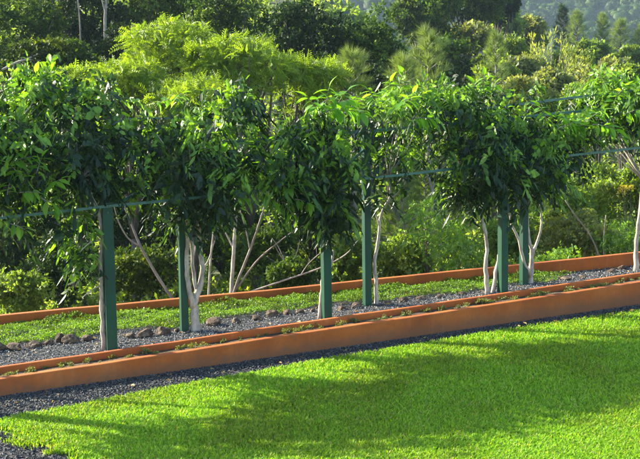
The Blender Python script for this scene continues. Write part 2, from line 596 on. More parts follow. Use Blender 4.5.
# lawn outline in pixels of the photograph, turned into ground points once
edge_px = [(640, 311), (570, 321), (495, 332), (400, 348), (320, 361), (250, 374), (175, 387), (115, 399), (60, 410), (15, 417), (-3, 422),
           (-2, 429), (12, 435), (45, 446), (85, 458), (110, 467)]
edge = [hit(a, b, lawn_z)[:2] for a, b in edge_px]
e0 = edge[0]; dirr = (edge[0] - edge[2]); dirr /= np.linalg.norm(dirr)
dl = edge[-1] - edge[-3]; dl /= np.linalg.norm(dl)
lawn_poly = np.array([e0 + dirr * 5] + edge + [edge[-1] + dl * 7] + [np.array([9., 3.]), np.array([12., 6.])])

def inside(poly, x, y):
    c = np.zeros(len(x), bool)
    n = len(poly)
    for i in range(n):
        x1, y1 = poly[i]; x2, y2 = poly[(i + 1) % n]
        m = ((y1 > y) != (y2 > y)) & (x < (x2 - x1) * (y - y1) / (y2 - y1 + 1e-12) + x1)
        c ^= m
    return c

mb = MB()
mb.add([(x, y, lawn_z(x, y)) for x, y in lawn_poly], [tuple(range(len(lawn_poly)))])
lawn = mb.build('lawn', M['lawn_soil'])
tag(lawn, kind='structure')

# bed gravel sheet (between kerb and rear wall)
mb = MB()
gp = []
NS = 24
us = np.linspace(-6, 12.6, NS)
lo = [P(u, -.19, -.01) for u in us]
hi = []
for u in us:
    p = P(u, 0)
    # rear wall point on the normal across the rows
    A_ = np.array([[V[0], -rwd[0]], [V[1], -rwd[1]]])
    s_, t_ = np.linalg.solve(A_, RW0 - p[:2])
    hi.append(P(u, max(s_ + .05, -.1), -.01))
mb.add(lo + hi, [(i, i + 1, NS + i + 1, NS + i) for i in range(NS - 1)])
bedo = mb.build('gravel_ground', M['gravel_bed'])
tag(bedo, kind='structure')
def rear_v(u):
    return np.interp(u, us, [uv(*q[:2])[1] for q in hi]) - .05

# ---- walls
def long_wall(name, u0, u1, v0, v1, top, bottom, label, lz=False, n=30):
    """profile with rounded top edges swept along u"""
    r_ = .018
    mb = MB()
    prof = [(v0, None), (v0, top - r_), (v0 + r_ * .3, top - r_ * .3), (v0 + r_, top), (v1 - r_, top), (v1 - r_ * .3, top - r_ * .3), (v1, top - r_), (v1, None)]
    k = len(prof)
    vs, fs = [], []
    rr = random.Random(3)
    for i in range(n + 1):
        u = u0 + (u1 - u0) * i / n
        dv = rr.uniform(-.006, .006); dz = rr.uniform(-.006, .006)
        for (v, h) in prof:
            q = P(u, v + dv, bottom if h is None else h + dz)
            if h is None and lz: q[2] = lawn_z(q[0], q[1]) - .12
            vs.append(q)
    for i in range(n):
        for j in range(k - 1):
            fs.append((i * k + j, i * k + j + 1, (i + 1) * k + j + 1, (i + 1) * k + j))
    fs += [tuple(range(k)), tuple(n * k + j for j in range(k))[::-1]]
    mb.add(vs, fs)
    o = mb.build(name, M['wall'], smooth=False)
    return tag(o, label, 'wall')

long_wall('garden_wall', -7, 13, -.80, -.66, -.015, -.5, 'long low terracotta wall along the front of the bed, beside the lawn', lz=True)
long_wall('garden_kerb', -7, 13, -.30, -.20, .05, -.2, 'narrow terracotta kerb between the weedy planting strip and the gravel bed')
strip = MB()
sv = []
for i in range(61):
    u = -7 + 20 * i / 60
    sv += [P(u, -.668, -.07), P(u, -.48, -.05 + .015 * sin(i * 2.1)), P(u, -.292, -.06)]
strip.add(sv, [(i * 3 + j, i * 3 + j + 3, i * 3 + j + 4, i * 3 + j + 1) for i in range(60) for j in (0, 1)])
so = strip.build('strip_soil', M['soil'], smooth=True)
tag(so, kind='structure')

# rear wall
mb = MB()
vs, fs = [], []
n = 26
rr = random.Random(9)
for i in range(n + 1):
    s_ = -4.5 + 25 * i / n
    hgt = np.interp(s_, [0, 5, 13.2, 20], [.20, .20, .27, .30])
    dz = rr.uniform(-.006, .006)
    for off, h in ((0, -.4), (0, hgt - .02), (.008, hgt - .005), (.02, hgt), (.13, hgt), (.142, hgt - .005), (.15, hgt - .02), (.15, -1.6)):
        q = RW(s_, off)
        vs.append((q[0], q[1], bed(q[0], q[1]) + h + (dz if h > 0 else 0)))
k = 8
for i in range(n):
    for j in range(k - 1):
        fs.append((i * k + j, i * k + j + 1, (i + 1) * k + j + 1, (i + 1) * k + j))
fs += [tuple(range(k)), tuple(n * k + j for j in range(k))[::-1]]
mb.add(vs, fs)
o = mb.build('rear_wall', M['wall'])
tag(o, 'low terracotta wall behind the ground cover, at the foot of the bushes', 'wall')

# ---- gravel stones: many small pebbles, real geometry
octv = np.array([(1, 0, 0), (-.5, .87, 0), (-.5, -.87, 0), (0, 0, .7), (.5, .3, -.6)], float)
octf = np.array([(0, 1, 3), (1, 2, 3), (2, 0, 3), (0, 4, 1), (1, 4, 2), (2, 4, 0)])
T['pebble'] = [(octv * np.array(k), octf) for k in ((1, .8, .7), (.8, 1, .9), (1.1, .7, .8))]

def pebbles(name, X, Y, Z, size, label, mat='pebble'):
    r = np.random.default_rng(5)
    pts = np.stack([X, Y, Z], 1)
    ax = rdir(len(pts), r, 1.2)
    v, f, rn = place(pts, ax, size, 'pebble', r)
    rn = r.random(len(pts))
    # faces come out grouped by template, so colour per face group of six
    rn = np.repeat(rn, 6)[:len(f)]
    o = mobj(name, np_mesh(name, v, f, M[mat], rn))
    return tag(o, label, kind='stuff')

N = 46000
u_ = rng.uniform(-5.5, 12.5, N); v_ = rng.uniform(-.185, 3.6, N)
X = A2[0] + U[0] * u_ + V[0] * v_; Y = A2[1] + U[1] * u_ + V[1] * v_
COVER_PX = [(-20, 349), (0, 347), (35, 344), (62, 338), (90, 336), (125, 332), (160, 329), (200, 323), (235, 319), (270, 313), (300, 309), (330, 307), (362, 303),
            (400, 299), (430, 297), (470, 291), (505, 286), (540, 282), (570, 276), (590, 270)]
cov_edge = np.array([hit(a, b, bed)[:2] for a, b in COVER_PX])
ce_u, ce_v = uv(cov_edge[:, 0], cov_edge[:, 1])
o_ = np.argsort(ce_u); ce_u = ce_u[o_]; ce_v = ce_v[o_]
print('cover edge', list(zip(ce_u.round(2), ce_v.round(2))), 'rear', rear_v(ce_u).round(2))
def cover_v(u):
    return np.interp(u, ce_u, ce_v)
k_ = (v_ < np.minimum(cover_v(u_) + .15, rear_v(u_)) ) | ((u_ > ce_u[-1]) & (v_ < rear_v(u_)))
X, Y, u_ = X[k_], Y[k_], u_[k_]
pebbles('bed_gravel', X, Y, bed(X, Y) + rng.uniform(-.012, .012, len(X)), rng.uniform(.012, .026, len(X)), 'grey gravel spread in the planting bed', 'pebble_lit')
N = 42000
u_ = rng.uniform(-5, 12.5, N); v_ = -.80 - rng.random(N) ** 1.6 * 2.2
u2 = rng.uniform(-5, .6, N // 2); v2 = rng.uniform(-5.2, -1.0, N // 2)
u_ = np.concatenate([u_, u2]); v_ = np.concatenate([v_, v2])
X = A2[0] + U[0] * u_ + V[0] * v_; Y = A2[1] + U[1] * u_ + V[1] * v_
k_ = ~inside(lawn_poly, X, Y)
X, Y = X[k_], Y[k_]
pebbles('path_gravel', X, Y, lawn_z(X, Y) + rng.uniform(-.015, .012, len(X)), rng.uniform(.013, .028, len(X)), 'shade darkened grey gravel of the path between wall and lawn')

# ---- grass
def grass(name, X, Y, Z, hmin, hmax, w, mat, label, lean=.5, seed=1, tri=True):
    r = np.random.default_rng(seed)
    n = len(X)
    a = r.uniform(0, 2 * pi, n)
    h = r.uniform(hmin, hmax, n)
    ln = r.uniform(.15, 1.1, n) * lean
    ww = w * r.uniform(.7, 1.3, n)
    base = np.stack([X, Y, Z], 1)
    d = np.stack([np.cos(a), np.sin(a), np.zeros(n)], 1)
    b2 = a + pi / 2 + r.uniform(-.5, .5, n)
    s = np.stack([np.cos(b2), np.sin(b2), np.zeros(n)], 1) * ww[:, None]
    z = np.array([0, 0, 1.0])
    v0 = base - s * .5; v1 = base + s * .5
    mid = base + d * (h * ln * .45)[:, None] + z * (h * .62)[:, None]
    v2 = mid - s * .5; v3 = mid + s * .5
    tip = base + d * (h * ln * 1.5)[:, None] + z * (h * np.sqrt(np.clip(1 - ln ** 2 * .5, .15, 1)))[:, None]
    Vv = np.stack([v0, v1, v2, v3, tip], 1).reshape(-1, 3)
    b = np.arange(n) * 5
    Q = np.stack([b, b + 1, b + 3, b + 2], 1)
    Tt = np.stack([b + 2, b + 3, b + 4], 1)
    rn = r.random(n)
    o = mobj(name, np_mesh(name, Vv, [Q, Tt], mat, np.concatenate([rn, rn])))
    return tag(o, label, kind='stuff')

# lawn area in view, denser towards the camera; edges ragged
N = 450000
px = rng.uniform(-40, 690, N); py = 290 + (490 - 290) * rng.random(N) ** .95
dirs = np.stack([(px - 320) / F, -(py - 229.5) / F], 1)
xr = dirs[:, 0] * cos(ROLL) + dirs[:, 1] * sin(ROLL)
yr = -dirs[:, 0] * sin(ROLL) + dirs[:, 1] * cos(ROLL)
rz = -sin(PITCH) + yr * cos(PITCH); ry = cos(PITCH) + yr * sin(PITCH)
tt = np.full(N, 14.0)
for _ in range(12):
    zz = CZ + rz * tt
    tt += (zz - lawn_z(xr * tt, ry * tt)) / np.maximum(.05, -rz + .02)
X, Y = xr * tt, ry * tt
wob = .09 * np.sin(X * 7.1 + 3 * np.sin(Y * 5)) + .07 * rng.normal(size=N)
k_ = inside(lawn_poly, X + wob, Y + wob * .7)
X, Y = X[k_], Y[k_]
hf = .5 + .5 * np.sin(X * 3.1 + 2 * np.sin(Y * 2.3)) * np.sin(Y * 3.7 + X)
print('grass blades', len(X))
dist = np.sqrt(X ** 2 + Y ** 2)
grass('lawn_grass', X, Y, lawn_z(X, Y) - .004, .035, .085, .014, M['grass'], 'bright green coarse lawn grass with long streaks of shade', lean=.8)

# ---- ground cover in the bed
N = 74000
u_ = rng.uniform(-4.5, 9.8, N); v_ = rng.uniform(-.1, 4.0, N)
wob = .10 * np.sin(u_ * 3.3) + .06 * np.sin(u_ * 9) + .05 * rng.normal(size=N)
k_ = (v_ > cover_v(u_) + wob) & (v_ < rear_v(u_) - .01) & (u_ < 9.4 + .3 * rng.normal(size=N))
u_, v_ = u_[k_], v_[k_]
X = A2[0] + U[0] * u_ + V[0] * v_; Y = A2[1] + U[1] * u_ + V[1] * v_
mound = .05 + .05 * np.sin(X * 2.9 + Y) * np.sin(Y * 4.1 - X * 1.7) + .03 * np.sin(X * 9) * np.sin(Y * 11)
Z = bed(X, Y) + mound * rng.uniform(.3, 1.25, len(X)) + .01
v, f, rn = place(np.stack([X, Y, Z], 1), rdir(len(X), rng, 1.3), rng.uniform(.028, .062, len(X)), 'tiny', rng)
print('cover', len(f))
tag(mobj('ground_cover', np_mesh('ground_cover', v, f, M['cover_leaf'], rn)), 'low bright green leafy ground cover between stones and rear wall', kind='stuff')

# ---- stones edging the gravel, each of its own
def stone(px, py, w, h, label, seed, dark=False):
    r = random.Random(seed)
    p = hit(px, py, bed)
    d = p[1]
    kz = .92 if px < 240 else .86
    W_ = w / F * d * .5 * kz; H_ = h / F * d * .85 * kz
    import bmesh
    bm = bmesh.new()
    bmesh.ops.create_icosphere(bm, subdivisions=3, radius=1)
    offs = [Vector((r.uniform(-1, 1), r.uniform(-1, 1), r.uniform(-.6, 1))).normalized() for _ in range(11)]
    cut = [r.uniform(.62, .9) for _ in offs]
    from mathutils import noise as mn
    for v in bm.verts:
        q = v.co.copy()
        for o_, c_ in zip(offs, cut):
            t_ = q.dot(o_)
            if t_ > c_: q -= o_ * (t_ - c_) * .85
        q *= 1 + .16 * mn.noise(q * 1.7 + Vector((seed, 0, 0))) + .06 * mn.noise(q * 5 + Vector((seed, 3, 0)))
        v.co = Vector((q.x * W_, q.y * W_ * .8, q.z * H_ * .62 + H_ * .38))
    me = bpy.data.meshes.new('stone')
    bm.to_mesh(me); bm.free()
    me.polygons.foreach_set('use_smooth', [False] * len(me.polygons))
    me.materials.append(M['rock'])
    o = bpy.data.objects.new('stone', me)
    o.location = (p[0], p[1], p[2] - .012)
    o.rotation_euler = (0, 0, r.uniform(0, 6))
    link(o)
    return tag(o, label, 'stone', 'rough stones edging the gravel bed')

STONES = [
    (-2, 350, 20, 12, 'rough brown stone cut off by the left edge of the photo'),
    (14, 349, 19, 10, 'pale wedge shaped stone second along from the left edge'),
    (34, 347, 20, 10, 'low broad brown stone third along from the left edge'),
    (49, 344, 12, 6, 'small flat stone in the gap left of the pointed dark stone'),
    (60, 342, 11, 13, 'upright pointed dark stone between a flat stone and a wide brown one'),
    (70, 342, 20, 11, 'widest brown stone of the cluster left of the first green post'),
    (87, 340, 16, 8, 'pale tan stone just left of the trunk beside the first green post'),
    (131, 337, 14, 7, 'low brown stone just right of the first green post'),
    (145, 336, 19, 11, 'rounded brown stone second to the right of the first green post'),
    (163, 334, 18, 12, 'tall reddish stone left of the second green post'),
    (177, 331, 8, 5, 'tiny stone tight against the left of the second green post'),
    (214, 325, 21, 12, 'largest dark rust stone, right of the thick forked pale trunk'),
    (236, 322, 12, 7, 'small brown stone alone right of the largest dark stone'),
    (257, 319, 17, 7, 'long flat pale tan stone at the middle of the edging row'),
    (272, 316, 17, 11, 'rounded stone leaning on the right end of the long flat tan one'),
    (287, 314, 12, 8, 'round dark stone between two others left of the middle trunks'),
    (300, 313, 12, 7, 'brown stone closest left of the twin trunks by the middle post'),
    (313, 311, 9, 5, 'small stone partly behind the twin trunks by the middle post'),
    (342, 309, 11, 6, 'low dark stone between the middle green post and the tall one'),
    (356, 307, 15, 8, 'round dark stone at the left foot of the tall green post'),
    (388, 304, 12, 6, 'small brown stone right of the slender curved trunk'),
    (403, 301, 12, 7, 'dark stone half buried in ground cover, far right of the curved trunk'),
    (421, 299, 14, 6, 'flat brown stone halfway between the curved trunk and the fan of stems'),
    (440, 297, 10, 5, 'small grey stone left of the fan of pale stems'),
    (463, 294, 11, 5, 'low stone among leaves just left of the fan of pale stems'),
    (551, 281, 12, 4, 'thin flat stone right of the last forked trunk'),
    (566, 279, 16, 5, 'long flat grey brown stone where the ground cover ends'),
    (583, 277, 11, 4, 'small flat stone in the gravel past the end of the ground cover'),
    (612, 272, 13, 6, 'grey stone in the heap left of the far right trunk'),
    (622, 269, 12, 7, 'upper grey stone of the heap beside the far right trunk'),
    (643, 268, 14, 8, 'pale stone right of the far right trunk, at the photo edge'),
]
for i, (a, b, w, h, lb) in enumerate(STONES):
    stone(a, b, w, h, lb, i + 1)

# ---- weeds in the planting strip: a few meshes, many copies
weed_meshes = []
for i in range(7):
    r = np.random.default_rng(100 + i)
    n = 18
    pts = np.stack([r.normal(0, .035, n), r.normal(0, .025, n), r.uniform(.0, .05, n)], 1)
    v, f, rn = place(pts, rdir(n, r, .8), r.uniform(.03, .06, n), 'sprig', r)
    weed_meshes.append(np_mesh('weed', v, f, M['weed_leaf'], rn))
r = random.Random(4)
wu = [-1.6, -1.35, -.9, -.75, -.3, .15, .45, .6, 1.1, 1.45, 1.6, 2.05, 2.2, 2.35, 2.9, 3.1, 3.3, 3.5, 3.9, 4.2, 4.6, 4.75, 5.2, 5.6, 5.9, 6.1, 6.5, 6.7, 6.85, 7.3, 7.45, 7.9, 8.1, 8.3,
      8.6, 8.75, 8.95, 9.2, 9.35, 9.6, 9.8, 10.1, 10.3, 10.5, 10.8, 11]
wu = wu + [-1.9 + .29 * i + r.uniform(-.12, .12) for i in range(45)]
for i, u in enumerate(wu):
    o = bpy.data.objects.new('weed', weed_meshes[i % 7])
    q = P(u, r.uniform(-.56, -.36), -.055)
    o.location = q
    s_ = r.uniform(.4, 1.2)
    o.scale = (s_ * r.uniform(.9, 1.6), s_, s_ * r.uniform(.8, 1.3))
    o.rotation_euler = (0, 0, r.uniform(0, 6))
    link(o)
    tag(o, 'small olive green weed in the soil strip between wall and kerb', 'weed', 'weeds in the planting strip')

# ---- fallen leaves on gravel and lawn edge
T['flat'] = [t_leaf(1, .4, .05, .1)]
T['flat'] = [(np.array(T['flat'][0][0]), np.array(T['flat'][0][1]))]
n = 260
u_ = rng.uniform(-3, 12, n); v_ = np.where(rng.random(n) < .6, rng.uniform(-.15, 1.3, n), rng.uniform(-1.6, -.85, n))
X = A2[0] + U[0] * u_ + V[0] * v_; Y = A2[1] + U[1] * u_ + V[1] * v_
Z = np.where(v_ > -.5, bed(X, Y) + .025, lawn_z(X, Y) + .02 + .055 * inside(lawn_poly, X, Y))
ax = rdir(n, rng); ax[:, 2] *= .15
v, f, rn = place(np.stack([X, Y, Z], 1), ax, rng.uniform(.05, .11, n), 'flat', rng)
M['litter'] = leaf_mat('dry_leaf', [(0, (.14, .08, .035)), (.7, (.30, .20, .08)), (1, (.34, .33, .08))], .2, .6, .3)
tag(mobj('leaf_litter', np_mesh('leaf_litter', v, f, M['litter'], rn)), 'dry fallen leaves scattered on gravel and lawn', kind='stuff')

# ------------------------------------------------------------------ TRELLIS: posts and rails, one standing frame
tr = empty('trellis', P(0, 0), 'dark green wooden trellis frame of posts and rails carrying the tree canopy', 'trellis')
def child_local(o, root):
    o.matrix_parent_inverse = Matrix.Translation(-Vector(root.location))

def post(u, v, w, h, label):
    mb = MB()
    c = P(u, v, -.15)
    for (s, z0, z1) in ((1, 0, h + .15),):
        e = w / 2
        base = [c + np.array([*(U * a * e + V * b * e), z0]) for a, b in ((-1, -1), (1, -1), (1, 1), (-1, 1))]
        top = [q + np.array([0, 0, z1 - z0]) for q in base]
        mb.prism(base, top)
    o = mb.build('post', M['post'], tr, bevel=.008); child_local(o, tr)
    o['label'] = label
    mb = MB()
    e = w / 2 + .012
    c2 = P(u, v, h)
    base = [c2 + np.array([*(U * a * e + V * b * e), 0]) for a, b in ((-1, -1), (1, -1), (1, 1), (-1, 1))]
    mb.prism(base, [q + np.array([0, 0, .025]) for q in base])
    o2 = mb.build('cap', M['post'], o, bevel=.004); o2.matrix_parent_inverse = o.matrix_world.inverted() @ Matrix.Identity(4)
    o2.matrix_parent_inverse = Matrix.Identity(4)
    o2.matrix_parent_inverse = Matrix.Identity(4)
    for dz in (-.05, -.14):
        mb = MB()
        c3 = P(u, v, h + dz) - np.array([*(V * (w / 2 + .002)), 0])
        mb.tube([c3, c3 - np.array([*(V * .014), 0])], .016, 6)
        o3 = mb.build('bolt', M['rail'], o); o3.matrix_parent_inverse = Matrix.Identity(4)
    return P(u, v, h)

pA = post(0.0, 0.03, .17, 2.40, 'front green post nearest the left of the photo')
pB = post(1.40, .64, .13, 3.05, 'second green post, behind the thick forked trunk')
pC = post(3.84, 0.0, .15, 2.47, 'middle front green post with leaves down to half its height')
pD = post(4.95, .64, .135, 3.2, 'tall rear green post seen whole right of the middle')
pE = post(7.58, 0.06, .15, 2.55, 'front green post between the two fans of pale stems')
pF = post(8.36, .50, .13, 3.3, 'rear green post behind the right forked trunk')
pG = post(-3.6, 0.0, .17, 2.4, None or 'front green post outside the photo on the left')
pH = post(12.2, 0.0, .17, 2.75, 'front green post outside the photo on the right')

def rail(p, q, w, h, sag=0.0, n=8, label=None):
    mb = MB()
    p = np.array(p); q = np.array(q)
    pts = [p + (q - p) * i / n + np.array([0, 0, -sag * 4 * (i / n) * (1 - i / n)]) for i in range(n + 1)]
    d = (q - p)[:2] / np.linalg.norm((q - p)[:2])
    sd = np.array([-d[1], d[0], 0]) * w / 2
    up = np.array([0, 0, h / 2])
    vs = []
    for c in pts: vs += [c - sd - up, c + sd - up, c + sd + up, c - sd + up]
    fs = [(i * 4 + j, i * 4 + (j + 1) % 4, i * 4 + 4 + (j + 1) % 4, i * 4 + 4 + j) for i in range(n) for j in range(4)]
    fs += [(3, 2, 1, 0), tuple(n * 4 + j for j in range(4))]
    mb.add(vs, fs)
    o = mb.build('rail', M['rail'], tr); child_local(o, tr)
    if label: o['label'] = label
    return o

fr = -.115
def top_of(u, v, h): return P(u, v, h)
rail(P(-3.6, fr, 2.33), P(0, fr + .02, 2.37), .035, .043, .01, label='front rail left of the first post')
rail(P(0.005, fr + .02, 2.37), P(3.84, fr, 2.44), .035, .043, .02, label='front rail between the first and middle posts')
rail(P(3.845, fr, 2.44), P(7.58, fr + .02, 2.52), .035, .043, .02, label='front rail between the middle and right posts')
rail(P(7.585, fr + .02, 2.52), P(12.2, fr, 2.62), .035, .043, .02, label='front rail running out of the photo on the right')
bv = .60
def bk(px, py, vv=.55):
    # point on the vertical plane v = vv seen at a pixel
    r = ray(px, py)
    # solve (CAM + r t) . V = vv + A2.V
    t = (vv + A2 @ V - CAM[:2] @ V) / (r[:2] @ V)
    return CAM + r * t
rail(bk(-60, 163), bk(181, 146), .035, .055, .01)
rail(bk(181.5, 145.5), bk(368, 131), .035, .055, .01, label='rear rail level with the middle of the canopy')
rail(bk(368.5, 131), bk(700, 98), .035, .055, .03)
rail(bk(440, 114, .6), bk(526, 103.5, .6), .03, .045, .0)
rail(bk(526.5, 103.5, .6), bk(690, 83, .6), .03, .045, .0, label='uppermost rail, pale in the sun at upper right')
rail(bk(120, 119, .9), bk(230, 117, .9), .02, .03, .0)
for a, b in ((pA, pB), (pC, pD), (pE, pF)):
    rail(a + np.array([0, 0, -.08]), b + np.array([0, 0, -.25]), .03, .05, 0, 2)

# ------------------------------------------------------------------ TRELLIS TREES
def mk_tree(name, base, stems, crown_me, bark, label, cat='tree', group=None, extra=None):
    root = empty(name, base, label, cat, group)
    inv = Matrix.Translation(-Vector(base))
    if stems is not None:
        o = stems.build('trunk', M[bark], root, smooth=True); o.matrix_parent_inverse = inv
    if crown_me is not None:
        c = mobj('crown', crown_me, root); c.matrix_parent_inverse = inv
    return root

def tv_point(px, py, v):
    return bk(px, py, v)

leaf_part_v, leaf_part_f = t_leaf(1, .34, .06, .3)
def one_leaf_mesh(i):
    r = random.Random(i)
    w = r.uniform(.4, .54); dr = r.uniform(.15, .45)
    zs = [0, .2, .45, .72, 1.0]; ws = [.02, .7, 1.0, .7, .03]
    v, f = [], []
    for z, q in zip(zs, ws):
        y = -dr * z * z
        v += [(-w * q * .5, y + .05 * q, z), (0, y, z), (w * q * .5, y + .05 * q, z)]
    for k in range(4):
        b = k * 3
        f += [(b, b + 1, b + 4, b + 3), (b + 1, b + 2, b + 5, b + 4)]
    me = bpy.data.meshes.new('leaf')
    me.from_pydata(v, [], f)
    me.polygons.foreach_set('use_smooth', [True] * len(f))
    a = me.attributes.new('rnd', 'FLOAT', 'FACE')
    a.data.foreach_set('value', [r.random()] * len(f))
    me.materials.append(M['young_leaf'])
    return me
LEAVES = [one_leaf_mesh(i) for i in range(4)]

def shoot(root, px, py, v, n, size, ang, seed, droop=.5):
    """bright young shoot: a stem with big single leaves, ang = lean in the picture plane"""
    r = random.Random(seed)
    p0 = tv_point(px, py, v)
    L = size * .28 * n * .5
    d = np.array([sin(ang), r.uniform(-.3, .1), cos(ang)])
    pts = [p0 + d * L * t + np.array([0, 0, -droop * .3 * L * t * t]) for t in np.linspace(-.4, 1, 7)]
    mb = MB(); mb.tube(pts, [.008 - .0007 * i for i in range(7)], 5)
    st = mb.build('shoot', M['bark_grey'], root); st.matrix_parent_inverse = Matrix.Translation(-Vector(root.location))
    st['label'] = 'young shoot with bright yellow green leaves'
    for i in range(n):
        t = .15 + .85 * i / (n - 1)
        k = t * 6; a = int(min(k, 5)); c = pts[a] + (pts[a + 1] - pts[a]) * (k - a)
        s = (-1) ** i
        ax = Vector((s * .9 * cos(ang) + .35 * sin(ang), r.uniform(-.6, .3), -s * .9 * sin(ang) * .3 + .35 * cos(ang) + r.uniform(-.5, .25)))
        if i == n - 1: ax = Vector(d)
        ax.z -= droop * .5
        q = ax.normalized().to_track_quat('Z', 'Y')
        # turn so that the leaf sags downwards
        z = ax.normalized(); y = Vector((0, 0, 1)) - z * z.z
        if y.length < .1: y = Vector((0, 1, 0))
        y.normalize(); x = y.cross(z)
        m = Matrix((x, y, z)).transposed().to_4x4()
        sz = size * r.uniform(.85, 1.25)
        m = Matrix.Translation(Vector(c)) @ m @ Matrix.Rotation(r.uniform(-.5, .5), 4, 'Z') @ Matrix.Scale(sz, 4)
        lf = bpy.data.objects.new('leaf', LEAVES[r.randrange(4)])
        link(lf, st)
        lf.matrix_basis = m
        
RAIL_VIEW = [(0, 212, 105, 203), (105, 204, 215, 191), (370, 171, 455, 162), (575, 151, 650, 139), (205, 142, 240, 139), (340, 134, 402, 128), (538, 118, 562, 115), (508, 106, 572, 98), (130, 118.5, 170, 117.5)]
def clipped_off(p):
    """sprays pruned back from the rails, on the lawn side"""
    q = p - CAM
    f_ = np.array([0, cos(PITCH), -sin(PITCH)]); u_ = np.array([0, sin(PITCH), cos(PITCH)])
    d = q @ f_
    a = q[:, 0] / d; b = (q @ u_) / d
    x = 320 + F * (a * cos(ROLL) - b * sin(ROLL)); y = 229.5 - F * (a * sin(ROLL) + b * cos(ROLL))
    out = np.zeros(len(p), bool)
    for x0, y0, x1, y1 in RAIL_VIEW:
        out |= (x > x0 - 4) & (x < x1 + 4) & (np.abs(y - 3 - (y0 + (y1 - y0) * (x - x0) / (x1 - x0))) < 8.0)
    out |= (x > 356) & (x < 376) & (y > 158) & (y < 300) & (d < 19.2)      # the tall post is kept clear
    return out & (rng.random(len(p)) < .93)

def trellis_tree(label, base_px, base_v, stems, blobs, shoots=(), seed=0, leaf=(.24, .41), young=.12, bark='bark_pale'):
    """stems: lists of (px, py, v, radius); blobs: (px, py, rx, ry, v, rv, n_clumps, kind)"""
    r = np.random.default_rng(seed + 500)
    b = P(base_px, base_v) if base_px is not None else None
    mb = MB()
    for st in stems:
        pts = [tv_point(a, c, v) for a, c, v, _ in st]
        cp = curve_pts(pts, 4)
        rad = np.interp(np.linspace(0, len(st) - 1, len(cp)), range(len(st)), [q[3] for q in st])
        cp[0] = cp[0] + np.array([0, 0, -.06])
        jit = [np.array([random.uniform(-.012, .012), random.uniform(-.012, .012), 0]) for _ in cp]
        jit[0] = 0; jit[-1] = 0
        rad = rad * .88 * (1 + .45 * np.exp(-np.arange(len(cp)) * 1.1) * .8 * (1 if st is stems[0] or st[0][1] > 300 else .0))
        mb.tube([c + j for c, j in zip(cp, jit)], rad, 9, .13)
    VV, FF, RR, off = [], [], [], 0
    top = tv_point(stems[0][-1][0], stems[0][-1][1], stems[0][-1][2])
    for (px, py, rx, ry, v, rv, nc, kind, dens) in blobs:
        c = tv_point(px, py, v)
        d = c[1]
        R = np.array([rx / F * d, rv, ry / F * d])
        cc, cr = clumps(c, R, nc, r, .34, .15)
        cc = c + (cc - c) * r.uniform(.8, 1.28, nc)[:, None]
        for q in (cc[:5] if nc > 13 else cc[:0]):
            m1 = top * .5 + q * .5 + r.normal(size=3) * .06 + np.array([0, 0, .06])
            mb.tube(curve_pts([top, m1, q], 3), [.016, .015, .013, .011, .009, .007, .005], 5)
        per = int(7.2 * dens)
        p, ax, idx = leafcloud(cc, cr, per, r, .25, .6)
        ck = ~clipped_off(p); p, ax, idx = p[ck], ax[ck], idx[ck]
        brn = r.random(nc)[idx] * .25 + r.random(len(idx)) * .35
        yc = r.random(nc) < young * 1.2                  # whole sprays of fresh growth
        brn = np.where(yc[idx] & (r.random(len(idx)) < .75), .7 + .3 * r.random(len(idx)), brn)
        # upper sprigs: young growth plus backlight on the tops painted into paler leaves
        hi_ = (p[:, 2] - c[2]) / R[2]
        brn = np.where((hi_ > .15) & (r.random(len(idx)) < .42 + young * 1.5), .65 + .35 * r.random(len(idx)), brn)
        ax[:, 2] += .1
        sc = r.uniform(leaf[0], leaf[1], len(idx))
        vv, ff, rn = place(p, ax, sc, kind, r, sag=.6, base_rnd=brn, spread_rnd=.2)
        VV.append(vv); FF.append(ff + off); RR.append(rn); off += len(vv)
    base = tv_point(stems[0][0][0], stems[0][0][1], stems[0][0][2])
    me = np_mesh('crown', np.concatenate(VV), np.concatenate(FF), M['trellis_leaf'], np.concatenate(RR))
    root = mk_tree('trained_tree', base, mb, me, bark, label, 'tree', 'trees trained on the trellis')
    for i, s in enumerate(shoots):
        shoot(root, *s, seed=seed * 10 + i)
    return root

K = 'droopy'
# shoots: px, py, v, n leaves, leaf size, lean
trellis_tree('trained tree rooted outside the left edge, its drooping bright leaves hanging in', None, 0,
    [[(-50, 375, .1, .06), (-48, 300, .1, .05), (-40, 240, .1, .045), (-35, 200, .2, .04)]],
    [(5, 165, 40, 42, .3, .8, 26, K, 1.2), (18, 118, 42, 34, .7, .9, 26, K, 1.2), (-40, 150, 50, 50, .4, 1.0, 26, K, 1), (12, 212, 30, 22, .1, .5, 12, K, 1), (40, 90, 30, 18, 1.2, .5, 10, K, 1.0)],
    [(44, 90, 1.0, 9, .21, -.1), (28, 94, 1.0, 8, .19, -.6), (58, 92, .9, 8, .19, .4), (36, 84, 1.0, 8, .18, .1), (50, 80, 1.1, 7, .18, .2), (18, 160, -.3, 8, .19, 1.2), (25, 192, -.35, 8, .2, 1.5), (50, 186, -.3, 8, .2, .9), (8, 120, -.2, 7, .17, -.9),
     (15, 225, -.3, 7, .18, 1.9), (45, 200, -.35, 8, .2, 2.1), (20, 175, -.45, 8, .2, -.6), (38, 168, -.4, 8, .18, .3), (8, 190, -.4, 7, .18, .2)], seed=1, young=.3)
trellis_tree('trained tree farther along the trellis, outside the left edge', None, 0,
    [[(-150, 395, .1, .06), (-148, 300, .1, .05), (-150, 200, .1, .045)]],
    [(-150, 165, 60, 40, .3, .9, 26, K, 1), (-210, 170, 50, 40, .4, .9, 20, K, 1), (-95, 140, 40, 36, .5, .8, 20, K, 1)], [], seed=11, young=.3)
